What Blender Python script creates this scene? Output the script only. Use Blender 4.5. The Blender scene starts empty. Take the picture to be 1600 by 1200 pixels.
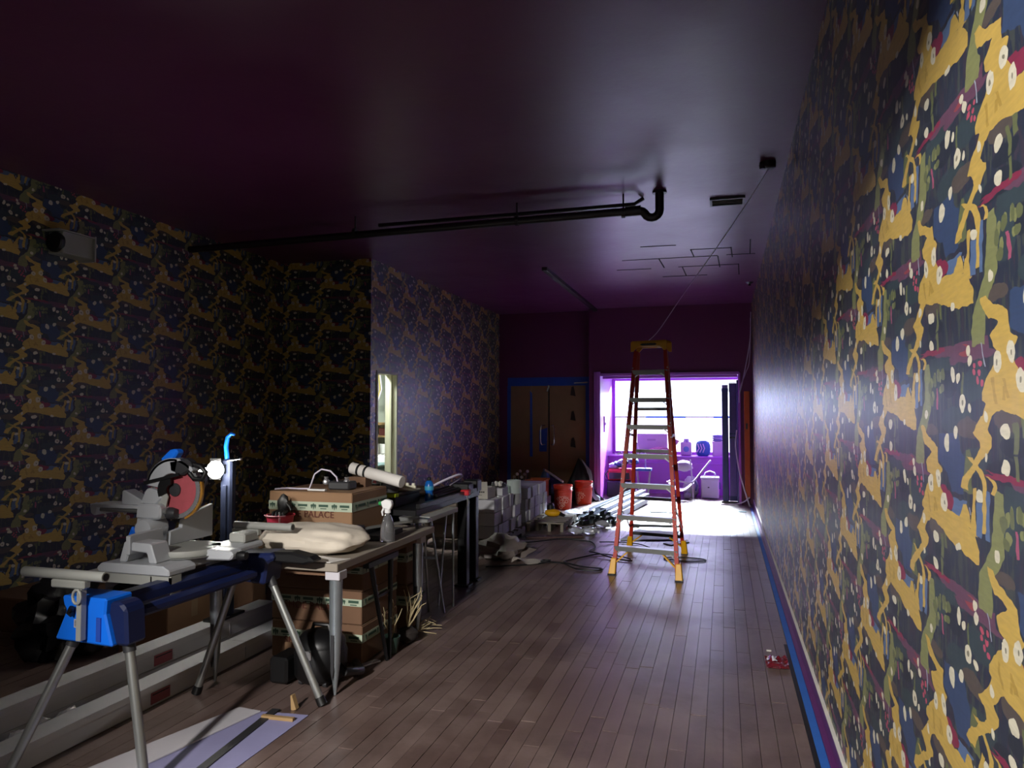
import bpy, bmesh, math, random
from mathutils import Vector, Matrix, Euler, noise
random.seed(7)
SC = bpy.context.scene
COL = SC.collection
PI = math.pi

# ------------------------------------------------------------------ camera, world, light, exposure
CAM_H = 1.58
cam_data = bpy.data.cameras.new('camera')
cam_data.sensor_fit = 'HORIZONTAL'
cam_data.sensor_width = 36.0
cam_data.lens = 25.875
cam_data.clip_start = 0.05
cam_data.clip_end = 100
cam = bpy.data.objects.new('camera', cam_data)
COL.objects.link(cam)
cam.location = (0, 0, CAM_H)
cam.rotation_euler = (math.radians(90 + 2.241), 0, math.radians(16.046))
SC.camera = cam

WIN_STRENGTH = 8.0       # storefront window, backlit paper
LAMP_STRENGTH = 110.0     # work light bulb
world = bpy.data.worlds.new('world'); SC.world = world
world.use_nodes = True
world.node_tree.nodes['Background'].inputs[0].default_value = (0.90, 0.95, 1.0, 1)
world.node_tree.nodes['Background'].inputs[1].default_value = 1.35

def area_light(name, loc, target, sx, sy, power, color):
    d = bpy.data.lights.new(name, 'AREA'); d.shape = 'RECTANGLE'; d.size = sx; d.size_y = sy
    d.energy = power; d.color = color
    o = bpy.data.objects.new(name, d); COL.objects.link(o); o.location = loc
    o.rotation_euler = (Vector(target) - Vector(loc)).to_track_quat('-Z', 'Y').to_euler()
    return o
# daylight falling through the opening in the wall behind the camera
area_light('daylight', (-1.9, -3.0, 3.44), (-1.2, 3.0, 0.9), 0.5, 0.16, 800, (1.0, 0.96, 0.91))
# sky over the street, falling steeply through the storefront glass
area_light('street_sky', (-0.9, 19.5, 5.45), (-0.9, 13.0, 0.2), 3.5, 3.0, 110000, (0.76, 0.88, 1.0))
# fluorescent tube in the back room behind the doorway
area_light('back_room_tube', (-4.95, 8.72, 2.7), (-4.9, 9.0, 0.0), 0.5, 0.25, 170, (0.92, 1.0, 0.9))

SC.view_settings.view_transform = 'Standard'
SC.view_settings.look = 'None'
SC.view_settings.exposure = 0.0
SC.view_settings.gamma = 1.0
SC.view_settings.use_curve_mapping = False
SC.cycles.use_denoising = True
SC.cycles.max_bounces = 8
SC.cycles.sample_clamp_indirect = 4.0
SC.cycles.caustics_reflective = False
SC.cycles.caustics_refractive = False

# ------------------------------------------------------------------ helpers
def lin(h):
    h = h.lstrip('#'); out = []
    for i in (0, 2, 4):
        c = int(h[i:i + 2], 16) / 255
        out.append(c / 12.92 if c <= 0.04045 else ((c + 0.055) / 1.055) ** 2.4)
    return (out[0], out[1], out[2], 1.0)

class NT:
    """tiny node-tree writer"""
    def __init__(self, tree): self.t = tree
    def n(self, typ, **kw):
        nd = self.t.nodes.new(typ)
        for k, v in kw.items(): setattr(nd, k, v)
        return nd
    def l(self, a, b): self.t.links.new(a, b)
    def m(self, op, a, b=None, c=None):
        nd = self.t.nodes.new('ShaderNodeMath'); nd.operation = op
        for i, v in enumerate((a, b, c)):
            if v is None: continue
            if isinstance(v, (int, float)): nd.inputs[i].default_value = v
            else: self.t.links.new(v, nd.inputs[i])
        return nd.outputs[0]
    def mix(self, f, a, b, blend='MIX'):
        nd = self.t.nodes.new('ShaderNodeMix'); nd.data_type = 'RGBA'; nd.blend_type = blend
        for s, v in ((nd.inputs[0], f), (nd.inputs[6], a), (nd.inputs[7], b)):
            if isinstance(v, (int, float, tuple)): s.default_value = v
            else: self.t.links.new(v, s)
        return nd.outputs[2]

def new_mat(name):
    m = bpy.data.materials.new(name); m.use_nodes = True
    return m, NT(m.node_tree), m.node_tree.nodes['Principled BSDF']

MATS = {}
def mat(name, color, rough=0.6, metal=0.0, spec=0.5, var=0.15, scale=9.0, bump=0.0, coat=0.0, trans=0.0, alpha=1.0):
    if name in MATS: return MATS[name]
    m, t, b = new_mat(name)
    c = lin(color)
    tc = t.n('ShaderNodeTexCoord')
    no = t.n('ShaderNodeTexNoise'); no.inputs['Scale'].default_value = scale; no.inputs['Detail'].default_value = 5
    t.l(tc.outputs['Object'], no.inputs['Vector'])
    dk = tuple(x * (1 - var) for x in c[:3]) + (1,)
    lt = tuple(min(1, x * (1 + var)) for x in c[:3]) + (1,)
    t.l(t.mix(no.outputs['Fac'], dk, lt), b.inputs['Base Color'])
    b.inputs['Roughness'].default_value = rough
    b.inputs['Metallic'].default_value = metal
    b.inputs['Specular IOR Level'].default_value = spec
    b.inputs['Coat Weight'].default_value = coat
    b.inputs['Transmission Weight'].default_value = trans
    b.inputs['Alpha'].default_value = alpha
    if bump:
        bp = t.n('ShaderNodeBump'); bp.inputs['Strength'].default_value = bump; bp.inputs['Distance'].default_value = 0.01
        t.l(no.outputs['Fac'], bp.inputs['Height']); t.l(bp.outputs['Normal'], b.inputs['Normal'])
    MATS[name] = m
    return m

def emit_mat(name, color, strength):
    m, t, b = new_mat(name)
    b.inputs['Base Color'].default_value = lin(color)
    b.inputs['Emission Color'].default_value = lin(color)
    b.inputs['Emission Strength'].default_value = strength
    return m

class MB:
    """collects faces for ONE mesh"""
    def __init__(self): self.v = []; self.f = []
    def add(self, vs, fs):
        o = len(self.v); self.v += [tuple(p) for p in vs]; self.f += [tuple(i + o for i in q) for q in fs]; return self
    def box(self, x0, x1, y0, y1, z0, z1):
        return self.add([(x0, y0, z0), (x1, y0, z0), (x1, y1, z0), (x0, y1, z0), (x0, y0, z1), (x1, y0, z1), (x1, y1, z1), (x0, y1, z1)],
                        [(0, 3, 2, 1), (4, 5, 6, 7), (0, 1, 5, 4), (1, 2, 6, 5), (2, 3, 7, 6), (3, 0, 4, 7)])
    def obox(self, c, s, rot=(0, 0, 0)):
        m = Euler(rot).to_matrix(); hx, hy, hz = s[0] / 2, s[1] / 2, s[2] / 2
        b = MB().box(-hx, hx, -hy, hy, -hz, hz)
        return self.add([m @ Vector(p) + Vector(c) for p in b.v], b.f)
    def bar(self, p0, p1, w, h, up=(0, 0, 1)):
        p0 = Vector(p0); p1 = Vector(p1); d = (p1 - p0).normalized(); u = Vector(up)
        s = d.cross(u)
        if s.length < 1e-4: s = d.cross(Vector((1, 0, 0)))
        s.normalize(); u = s.cross(d); vs = []
        for p in (p0, p1):
            for a, b in ((-1, -1), (1, -1), (1, 1), (-1, 1)): vs.append(p + s * (a * w / 2) + u * (b * h / 2))
        return self.add(vs, [(0, 1, 2, 3), (7, 6, 5, 4), (0, 4, 5, 1), (1, 5, 6, 2), (2, 6, 7, 3), (3, 7, 4, 0)])
    def tube(self, pts, r, n=8, cap=True, closed=False):
        pts = [Vector(p) for p in pts]; k = len(pts)
        rs = r if isinstance(r, (list, tuple)) else [r] * k
        prev = None; vs = []
        for i, p in enumerate(pts):
            a = pts[i - 1] if (i > 0 or closed) else p
            b = pts[(i + 1) % k] if (i < k - 1 or closed) else p
            d = (b - a).normalized()
            if prev is None:
                s = d.cross(Vector((0, 0, 1)))
                if s.length < 1e-3: s = d.cross(Vector((1, 0, 0)))
            else:
                s = prev - d * prev.dot(d)
            s.normalize(); prev = s; u = d.cross(s)
            for j in range(n):
                t = 2 * PI * j / n
                vs.append(p + (s * math.cos(t) + u * math.sin(t)) * rs[i])
        fs = []
        for i in range(k if closed else k - 1):
            i2 = (i + 1) % k
            for j in range(n):
                fs.append((i * n + j, i * n + (j + 1) % n, i2 * n + (j + 1) % n, i2 * n + j))
        if cap and not closed:
            fs.append(tuple(range(n - 1, -1, -1))); fs.append(tuple((k - 1) * n + j for j in range(n)))
        return self.add(vs, fs)
    def lathe(self, c, prof, n=20, axis='z', rot=None):
        vs = []; fs = []; k = len(prof)
        for r, z in prof:
            for j in range(n):
                t = 2 * PI * j / n; x, y = r * math.cos(t), r * math.sin(t)
                p = {'z': (x, y, z), 'y': (x, z, y), 'x': (z, x, y)}[axis]
                p = Vector(p)
                if rot is not None: p = Euler(rot).to_matrix() @ p
                vs.append(p + Vector(c))
        for i in range(k - 1):
            for j in range(n):
                q = (i * n + j, i * n + (j + 1) % n, (i + 1) * n + (j + 1) % n, (i + 1) * n + j)
                fs.append(q if axis == 'z' or axis == 'x' else q[::-1])
        if prof[0][0] > 1e-4: fs.append(tuple(range(n - 1, -1, -1)) if axis != 'y' else tuple(range(n)))
        if prof[-1][0] > 1e-4:
            e = tuple((k - 1) * n + j for j in range(n)); fs.append(e if axis != 'y' else e[::-1])
        return self.add(vs, fs)
    def prism(self, poly, axis, a0, a1):
        def P(p, a): return {'y': (p[0], a, p[1]), 'x': (a, p[0], p[1]), 'z': (p[0], p[1], a)}[axis]
        n = len(poly)
        vs = [P(p, a0) for p in poly] + [P(p, a1) for p in poly]
        fs = [tuple(range(n)), tuple(range(2 * n - 1, n - 1, -1))]
        for i in range(n): fs.append((i, i + n, (i + 1) % n + n, (i + 1) % n))
        return self.add(vs, fs)
    def blob(self, c, r, nu=14, nv=9, amp=0.0, freq=3.0, seed=0.0, flat=None, power=1.0):
        vs = []; fs = []
        for i in range(nv + 1):
            th = PI * i / nv
            for j in range(nu):
                ph = 2 * PI * j / nu
                d = Vector((math.sin(th) * math.cos(ph), math.sin(th) * math.sin(ph), math.cos(th)))
                if power != 1.0: d = Vector([math.copysign(abs(q) ** power, q) for q in d])
                k = 1 + amp * noise.noise(d * freq + Vector((seed, seed * 1.7, -seed)))
                p = Vector((d.x * r[0], d.y * r[1], d.z * r[2])) * k + Vector(c)
                if flat is not None and p.z < flat: p.z = flat
                vs.append(p)
        for i in range(nv):
            for j in range(nu):
                fs.append((i * nu + j, (i + 1) * nu + j, (i + 1) * nu + (j + 1) % nu, i * nu + (j + 1) % nu))
        return self.add(vs, fs)
    def sheet(self, fn, nu, nv, thick=0.0):
        vs = [fn(i / (nu - 1), j / (nv - 1)) for j in range(nv) for i in range(nu)]
        fs = [(j * nu + i, j * nu + i + 1, (j + 1) * nu + i + 1, (j + 1) * nu + i) for j in range(nv - 1) for i in range(nu - 1)]
        if not thick: return self.add(vs, fs)
        k = len(vs)
        vs2 = [(p[0], p[1], p[2] - thick) for p in vs]
        f2 = [tuple(q + k for q in reversed(f)) for f in fs]
        ring = [i for i in range(nu)] + [j * nu + nu - 1 for j in range(1, nv)] + [(nv - 1) * nu + i for i in range(nu - 2, -1, -1)] + [j * nu for j in range(nv - 2, 0, -1)]
        f3 = [(ring[i], ring[i] + k, ring[(i + 1) % len(ring)] + k, ring[(i + 1) % len(ring)]) for i in range(len(ring))]
        return self.add(vs + vs2, fs + f2 + f3)

def org(o):
    return Vector(o['_o']) if o is not None else Vector((0, 0, 0))

def build(name, mb, m, parent=None, smooth=False, bevel=0.0, origin=None):
    me = bpy.data.meshes.new(name)
    o = bpy.data.objects.new(name, me); COL.objects.link(o)
    base = org(parent) if parent is not None else (Vector(origin) if origin is not None else Vector((0, 0, 0)))
    me.from_pydata([Vector(p) - base for p in mb.v], [], mb.f)
    bm = bmesh.new(); bm.from_mesh(me)
    bmesh.ops.recalc_face_normals(bm, faces=bm.faces)
    if bevel:
        es = [e for e in bm.edges if len(e.link_faces) == 2 and e.calc_face_angle(0) > 0.5]
        bmesh.ops.bevel(bm, geom=es, offset=bevel, segments=1, affect='EDGES', clamp_overlap=True)
    bm.to_mesh(me); bm.free()
    if smooth:
        me.polygons.foreach_set('use_smooth', [True] * len(me.polygons)); me.set_sharp_from_angle(angle=0.75)
    me.materials.append(m)
    if parent is not None:
        o.parent = parent; o['_o'] = list(base)
    else:
        o.location = base; o['_o'] = list(base)
    return o

def tag(o, label, cat, group=None):
    o['label'] = label; o['category'] = cat
    if group: o['group'] = group
    return o

def thing(name, label, cat, loc, group=None):
    o = bpy.data.objects.new(name, None); COL.objects.link(o); o.location = loc; o['_o'] = list(loc)
    o.empty_display_size = 0.1
    return tag(o, label, cat, group)

def struct(name, mb, m, bevel=0.0, parent=None):
    o = build(name, mb, m, parent=parent, bevel=bevel)
    if parent is None: o['kind'] = 'structure'
    return o

def dup(root, loc, rotz=0.0, label=None):
    r = root.copy(); COL.objects.link(r); r.location = loc; r.rotation_euler = (0, 0, rotz)
    if label: r['label'] = label
    for ch in list(root.children):
        c = ch.copy(); COL.objects.link(c); c.parent = r
        for g in list(ch.children):
            d = g.copy(); COL.objects.link(d); d.parent = c
    return r

def text_mesh(name, body, size, m, parent, matrix, bend=None, extrude=0.0008, spacing=1.0):
    """flat lettering as a mesh; matrix puts the local XY text plane in place; bend = radius of the round it lies on"""
    cu = bpy.data.curves.new(name, 'FONT'); cu.body = body; cu.size = size; cu.align_x = 'CENTER'; cu.align_y = 'CENTER'
    cu.extrude = extrude; cu.space_character = spacing; cu.space_line = 0.8; cu.resolution_u = 3
    tmp = bpy.data.objects.new('tmp_text', cu); COL.objects.link(tmp)
    bpy.context.view_layer.update()
    me = bpy.data.meshes.new_from_object(tmp.evaluated_get(bpy.context.evaluated_depsgraph_get()))
    bpy.data.objects.remove(tmp); bpy.data.curves.remove(cu)
    me.name = name
    base = org(parent)
    for v in me.vertices:
        p = Vector(v.co)
        if bend is not None:
            R0, pre = bend; p = pre @ p
            a = p.x / R0; p = Vector((R0 * math.sin(a), p.y, R0 * math.cos(a) - R0 + p.z))
        v.co = (matrix @ p) - base
    me.materials.clear(); me.materials.append(m)
    o = bpy.data.objects.new(name, me); COL.objects.link(o); o.parent = parent; o['_o'] = list(base)
    return o

# ------------------------------------------------------------------ materials
def floor_material():
    m, t, b = new_mat('worn_wood')
    oi = t.n('ShaderNodeObjectInfo'); ge = t.n('ShaderNodeNewGeometry')
    r = t.m('FRACT', t.m('ADD', oi.outputs['Random'], ge.outputs['Random Per Island']))
    tc = t.n('ShaderNodeNewGeometry')
    mp = t.n('ShaderNodeMapping'); mp.inputs['Scale'].default_value = (28, 2.2, 1)
    t.l(tc.outputs['Position'], mp.inputs['Vector'])
    g = t.n('ShaderNodeTexNoise'); g.inputs['Scale'].default_value = 1.0; g.inputs['Detail'].default_value = 6; g.inputs['Roughness'].default_value = 0.65
    t.l(mp.outputs['Vector'], g.inputs['Vector'])
    w = t.n('ShaderNodeTexNoise'); w.inputs['Scale'].default_value = 1.7; w.inputs['Detail'].default_value = 7; w.inputs['Roughness'].default_value = 0.7
    t.l(tc.outputs['Position'], w.inputs['Vector'])
    c = t.mix(r, lin('5a4843'), lin('786560'))
    c = t.mix(t.m('MULTIPLY', g.outputs['Fac'], 0.55), c, lin('463632'))
    wr = t.n('ShaderNodeMapRange'); wr.inputs[1].default_value = 0.45; wr.inputs[2].default_value = 0.72
    t.l(w.outputs['Fac'], wr.inputs[0])
    c = t.mix(t.m('MULTIPLY', wr.outputs[0], 0.6), c, lin('8c7a74'))
    d = t.n('ShaderNodeTexNoise'); d.inputs['Scale'].default_value = 0.8; d.inputs['Detail'].default_value = 9; d.inputs['Roughness'].default_value = 0.75
    t.l(tc.outputs['Position'], d.inputs['Vector'])
    dr = t.n('ShaderNodeMapRange'); dr.inputs[1].default_value = 0.5; dr.inputs[2].default_value = 0.68
    t.l(d.outputs['Fac'], dr.inputs[0])
    c = t.mix(t.m('MULTIPLY', dr.outputs[0], 0.55), c, lin('3f302c'))
    t.l(c, b.inputs['Base Color'])
    t.l(t.m('ADD', t.m('MULTIPLY_ADD', w.outputs['Fac'], 0.30, 0.20), t.m('MULTIPLY', dr.outputs[0], 0.18)), b.inputs['Roughness'])
    b.inputs['Specular IOR Level'].default_value = 0.6
    b.inputs['Coat Weight'].default_value = 0.35; b.inputs['Coat Roughness'].default_value = 0.3
    bp = t.n('ShaderNodeBump'); bp.inputs['Strength'].default_value = 0.25; bp.inputs['Distance'].default_value = 0.004
    t.l(g.outputs['Fac'], bp.inputs['Height']); t.l(bp.outputs['Normal'], b.inputs['Normal'])
    return m

def ceiling_material():
    m, t, b = new_mat('plum_paint')
    ge = t.n('ShaderNodeNewGeometry')
    w = t.n('ShaderNodeTexNoise'); w.inputs['Scale'].default_value = 1.3; w.inputs['Detail'].default_value = 6; w.inputs['Roughness'].default_value = 0.6
    t.l(ge.outputs['Position'], w.inputs['Vector'])
    t.l(t.mix(w.outputs['Fac'], lin('55204a'), lin('642a5a')), b.inputs['Base Color'])
    t.l(t.m('MULTIPLY_ADD', w.outputs['Fac'], 0.25, 0.24), b.inputs['Roughness'])
    b.inputs['Specular IOR Level'].default_value = 0.55
    bp = t.n('ShaderNodeBump'); bp.inputs['Strength'].default_value = 0.3; bp.inputs['Distance'].default_value = 0.02
    t.l(w.outputs['Fac'], bp.inputs['Height']); t.l(bp.outputs['Normal'], b.inputs['Normal'])
    return m

# printed wallpaper: half-drop repeat, every printed shape is a pair of edges (left, right) over height
WP_COL={'teal':'3b4a52','dk':'2c3340','blue':'3c4f74','lb':'5f78a2','br':'5d5450','mv':'6e4a62','red':'9c4a54','mag':'8e3350','ol':'8c9060','ol2':'6d7450','ye':'d4b25c','yo':'bd9c4c','wh':'e6dfc8','pk':'c4566f','ctr':'8f8a78','pale':'aeb4c8','tr':'b05a78'}
WP=[
('teal',-1,0.177,"1,9000,9000 5,-693,-693 11,-829,-558 27,-928,-459 50,-964,-423 72,-928,-459 88,-829,-558 94,-693,-693 98,9000,9000 582,9000,9000 586,-277,-277 593,-375,-179 613,-447,-107 639,-473,-81 666,-447,-107 686,-375,-179 693,-277,-277 697,9000,9000 722,9000,9000 726,-543,-543 735,-658,-428 758,-742,-344 790,-773,-313 822,-742,-344 845,-658,-428 853,-543,-543 857,9000,9000"),
('teal',-1,0.042,"1,9000,9000 5,-277,-277 13,-375,-179 36,-447,-107 68,-473,-81 100,-447,-107 123,-375,-179 132,-277,-277 136,9000,9000"),
('dk',-2,0.241,"1,9000,9000 5,-915,-915 11,-1032,-798 29,-1118,-712 52,-1149,-681 76,-1118,-712 93,-1032,-798 99,-915,-915 103,9000,9000"),
('dk',-1,0.241,"1,9000,9000 5,-915,-915 11,-1032,-798 29,-1118,-712 52,-1149,-681 76,-1118,-712 93,-1032,-798 99,-915,-915 103,9000,9000"),
('br',-1,-0.072,"1,9000,9000 5,112,112 12,30,194 31,-30,255 57,-52,277 83,-30,255 102,30,194 109,112,112 113,9000,9000"),
('br',-1,-0.106,"1,9000,9000 5,-379,-379 11,-461,-296 26,-522,-235 48,-544,-213 69,-522,-235 85,-461,-296 91,-379,-379 95,9000,9000"),
('br',-1,-0.115,"1,9000,9000 5,-975,-975 9,-1035,-914 20,-1079,-870 35,-1096,-854 50,-1079,-870 60,-1035,-914 64,-975,-975 68,9000,9000"),
('br',0,-0.072,"1,9000,9000 5,112,112 12,30,194 31,-30,255 57,-52,277 83,-30,255 102,30,194 109,112,112 113,9000,9000"),
('br',-2,-0.115,"1,9000,9000 5,-975,-975 9,-1035,-914 20,-1079,-870 35,-1096,-854 50,-1079,-870 60,-1035,-914 64,-975,-975 68,9000,9000"),
('dk',0,-0.160,"1,9000,9000 5,150,150 10,82,217 24,32,267 43,14,285 62,32,267 76,82,217 81,150,150 85,9000,9000"),
('teal',-1,-0.488,"1,9000,9000 5,118,118 19,55,181 58,9,228 112,-7,244 166,9,228 205,55,181 220,118,118 224,9000,9000"),
('teal',0,-0.488,"1,9000,9000 5,118,118 19,55,181 58,9,228 112,-7,244 166,9,228 205,55,181 220,118,118 224,9000,9000"),
('dk',-1,0.058,"1,9000,9000 5,-642,-642 13,-713,-571 35,-765,-519 65,-784,-500 95,-765,-519 116,-713,-571 125,-642,-642 129,9000,9000"),
('blue',-1,-0.340,"1,9000,9000 5,-633,-450 47,-662,-441 78,-683,-435 96,-753,-432 138,-857,-432 168,-842,-432 182,-835,-459 197,-835,-487 223,-835,-487 257,-835,-522 261,9000,9000"),
('lb',-1,-0.453,"1,9000,9000 5,-611,-524 16,-652,-516 44,-642,-496 71,-623,-477 88,-610,-414 100,-602,-404 104,9000,9000"),
('mv',-2,0.196,"1,9000,9000 5,-592,-89 21,-617,7 34,-640,-84 62,-450,-84 73,-1126,-84 84,-857,-84 90,-1100,-84 94,9000,9000"),
('mv',-1,0.196,"1,9000,9000 5,-592,-89 21,-617,7 34,-640,-84 62,-450,-84 73,-1126,-84 84,-857,-84 90,-1100,-84 94,9000,9000"),
('mv',0,0.196,"1,9000,9000 5,-592,-89 21,-617,7 34,-640,-84 62,-450,-84 73,-1126,-84 84,-857,-84 90,-1100,-84 94,9000,9000"),
('red',-1,0.218,"1,9000,9000 5,-396,-396 9,-436,-357 19,-465,-328 33,-475,-317 47,-465,-328 57,-436,-357 61,-396,-396 65,9000,9000"),
('mv',-1,0.231,"1,9000,9000 5,-622,-622 8,-752,-492 17,-847,-396 29,-882,-362 41,-847,-396 50,-752,-492 53,-622,-622 57,9000,9000"),
('mag',-1,-0.244,"1,9000,9000 5,-238,301 22,-69,312 32,-181,268 34,-197,33 38,9000,9000 827,9000,9000 831,-704,-704 836,-756,-652 851,-795,-613 870,-809,-599 889,-795,-613 904,-756,-652 909,-704,-704 913,9000,9000"),
('mag',0,-0.244,"1,9000,9000 5,-238,301 22,-69,312 32,-181,268 34,-197,33 38,9000,9000 333,9000,9000 337,233,233 343,199,268 359,173,294 382,164,303 405,173,294 421,199,268 427,233,233 431,9000,9000"),
('ol2',-1,-0.327,"1,9000,9000 5,-448,-319 83,-441,-334 90,-438,-336 135,-423,-336 153,-414,-336 187,-396,-352 191,9000,9000"),
('ol',-1,-0.750,"1,9000,9000 5,-287,-121 61,-294,-114 126,-277,-114 146,-252,-114 189,-197,-40 197,-189,-28 247,-136,24 257,-129,34 320,-87,41 408,-78,41 417,-77,38 476,-63,23 480,9000,9000"),
('ol',0,-0.750,"1,9000,9000 5,-287,-121 61,-294,-114 126,-277,-114 146,-252,-114 189,-197,-40 197,-189,-28 247,-136,24 257,-129,34 320,-87,41 408,-78,41 417,-77,38 476,-63,23 480,9000,9000"),
('ol2',0,-0.145,"1,9000,9000 5,159,201 50,171,213 113,159,201 117,9000,9000"),
('ol2',0,-0.096,"1,9000,9000 5,236,276 86,231,271 90,9000,9000"),
('ol2',-1,0.047,"1,9000,9000 5,-454,-427 119,-445,-418 123,9000,9000 225,9000,9000 229,-830,-795 312,-840,-806 316,9000,9000"),
('tr',0,-0.482,"1,9000,9000 5,146,166 92,140,160 96,9000,9000"),
('ol',0,-0.399,"1,9000,9000 5,67,67 14,49,86 34,41,93 54,49,86 62,67,67 66,9000,9000"),
('ol',0,-0.384,"1,9000,9000 5,125,125 14,111,138 37,106,144 60,111,138 69,125,125 73,9000,9000 935,9000,9000 939,87,87 945,68,105 960,61,112 976,68,105 982,87,87 986,9000,9000"),
('ol',0,-0.375,"1,9000,9000 5,180,180 14,167,193 37,162,198 59,167,193 68,180,180 72,9000,9000"),
('ol',0,-0.379,"1,9000,9000 5,228,228 13,211,244 30,204,251 48,211,244 55,228,228 59,9000,9000"),
('ol',0,-0.424,"1,9000,9000 5,216,216 11,199,233 24,192,239 37,199,233 42,216,216 46,9000,9000"),
('tr',-1,-0.994,"1,9000,9000 5,-850,-820 94,-860,-831 98,9000,9000"),
('ol2',-2,-0.924,"1,9000,9000 5,-967,-967 14,-995,-940 36,-1006,-929 58,-995,-940 67,-967,-967 71,9000,9000"),
('ol2',-1,-0.924,"1,9000,9000 5,-967,-967 14,-995,-940 36,-1006,-929 58,-995,-940 67,-967,-967 71,9000,9000"),
('ol2',-1,-0.897,"1,9000,9000 5,-882,-882 16,-902,-863 40,-910,-855 65,-902,-863 75,-882,-882 79,9000,9000 922,9000,9000 926,-939,-939 933,-966,-912 950,-977,-901 966,-966,-912 973,-939,-939 977,9000,9000"),
('ol2',-1,-0.875,"1,9000,9000 5,-801,-801 15,-820,-782 39,-827,-775 63,-820,-782 73,-801,-801 77,9000,9000"),
('ol2',-1,-0.870,"1,9000,9000 5,-731,-731 12,-756,-707 31,-765,-697 50,-756,-707 58,-731,-731 62,9000,9000"),
('ol2',-1,-0.922,"1,9000,9000 5,-749,-749 11,-773,-724 26,-783,-714 40,-773,-724 46,-749,-749 50,9000,9000"),
('ye',-1,-1.314,"1,9000,9000 5,-428,-396 13,-487,-396 25,-476,-396 53,-450,-367 119,-319,-247 167,-229,-136 180,-205,-116 200,-213,-84 226,-264,-77 240,-304,-114 256,-273,-136 301,-188,-84 350,-121,39 359,-166,63 373,-163,99 390,-159,123 436,-121,191 457,-80,222 500,-6,162 527,34,168 544,-35,187 566,-46,210 592,-60,150 636,47,131 658,-14,131 664,-75,131 681,-108,54 702,-132,-28 727,-147,-84 748,-159,-105 752,9000,9000"),
('ye',-1,-0.588,"1,9000,9000 5,-324,-269 17,-414,-267 27,-505,-266 41,-602,-264 59,-704,-261 82,-823,-286 95,-974,-302 106,-1100,-312 132,-945,-336 146,-974,-543 168,-1021,-370 175,-1037,-757 204,-1100,-792 208,9000,9000"),
('ye',-1,-0.458,"1,9000,9000 5,-540,-370 40,-515,-389 55,-500,-396 93,-459,-439 97,9000,9000"),
('ye',-1,-0.483,"1,9000,9000 5,-370,-277 48,-363,-294 56,-361,-299 96,-344,-326 100,9000,9000"),
('ye',0,-1.314,"1,9000,9000 5,-428,-396 13,-487,-396 25,-476,-396 53,-450,-367 119,-319,-247 167,-229,-136 180,-205,-116 200,-213,-84 226,-264,-77 240,-304,-114 256,-273,-136 301,-188,-84 350,-121,39 359,-166,63 373,-163,99 390,-159,123 436,-121,191 457,-80,222 500,-6,162 527,34,168 544,-35,187 566,-46,210 592,-60,150 636,47,131 658,-14,131 664,-75,131 681,-108,54 702,-132,-28 727,-147,-84 748,-159,-105 752,9000,9000"),
('ye',-2,-0.588,"1,9000,9000 5,-324,-269 17,-414,-267 27,-505,-266 41,-602,-264 59,-704,-261 82,-823,-286 95,-974,-302 106,-1100,-312 132,-945,-336 146,-974,-543 168,-1021,-370 175,-1037,-757 204,-1100,-792 208,9000,9000"),
('yo',-1,-0.454,"1,9000,9000 5,-905,-869 71,-939,-913 75,9000,9000 484,9000,9000 488,-35,-7 529,-55,-28 579,-70,-42 583,9000,9000"),
('yo',0,0.039,"1,9000,9000 5,47,74 54,60,87 58,9000,9000"),
('ye',-1,-0.456,"1,9000,9000 5,-217,-177 85,-202,-163 170,-194,-154 200,-210,-168 230,-249,-204 258,-307,-259 286,-393,-340 290,9000,9000"),
('ye',-1,-0.303,"1,9000,9000 5,-103,-77 35,-70,-44 56,-92,-60 67,-159,-115 71,9000,9000"),
('ye',-1,-0.464,"1,9000,9000 5,-349,-321 104,-325,-296 173,-300,-272 177,9000,9000"),
('lb',-1,-0.479,"1,9000,9000 5,-293,-221 137,-269,-206 141,9000,9000"),
('lb',-1,-0.480,"1,9000,9000 5,-182,-143 114,-166,-115 120,-165,-114 191,-151,-114 195,9000,9000"),
('pale',-1,0.157,"1,9000,9000 5,-150,-138 43,-157,-145 108,-180,-168 112,9000,9000 437,9000,9000 441,-377,-363 470,-394,-380 474,9000,9000"),
('pk',-1,0.158,"1,9000,9000 5,-253,-253 9,-268,-238 19,-274,-232 30,-268,-238 34,-253,-253 38,9000,9000 944,9000,9000 948,-229,-229 952,-243,-214 963,-249,-208 973,-243,-214 977,-229,-229 981,9000,9000"),
('pk',-1,0.164,"1,9000,9000 5,-189,-189 9,-204,-175 19,-210,-169 29,-204,-175 34,-189,-189 38,9000,9000 929,9000,9000 933,-174,-174 937,-188,-160 947,-194,-154 957,-188,-160 962,-174,-174 966,9000,9000"),
('pk',-1,0.129,"1,9000,9000 5,-205,-205 9,-219,-191 19,-225,-185 30,-219,-191 34,-205,-205 38,9000,9000"),
('pk',-1,0.132,"1,9000,9000 5,-269,-269 9,-284,-254 19,-290,-248 30,-284,-254 34,-269,-269 38,9000,9000"),
('wh',-1,0.133,"1,9000,9000 5,7,7 11,-15,29 25,-31,45 46,-37,51 66,-31,45 80,-15,29 86,7,7 90,9000,9000 697,9000,9000 701,-693,-693 707,-715,-672 722,-731,-656 743,-737,-650 763,-731,-656 779,-715,-672 784,-693,-693 788,9000,9000 866,9000,9000 870,-441,-441 874,-463,-418 888,-480,-402 906,-486,-396 924,-480,-402 937,-463,-418 942,-441,-441 946,9000,9000"),
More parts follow.
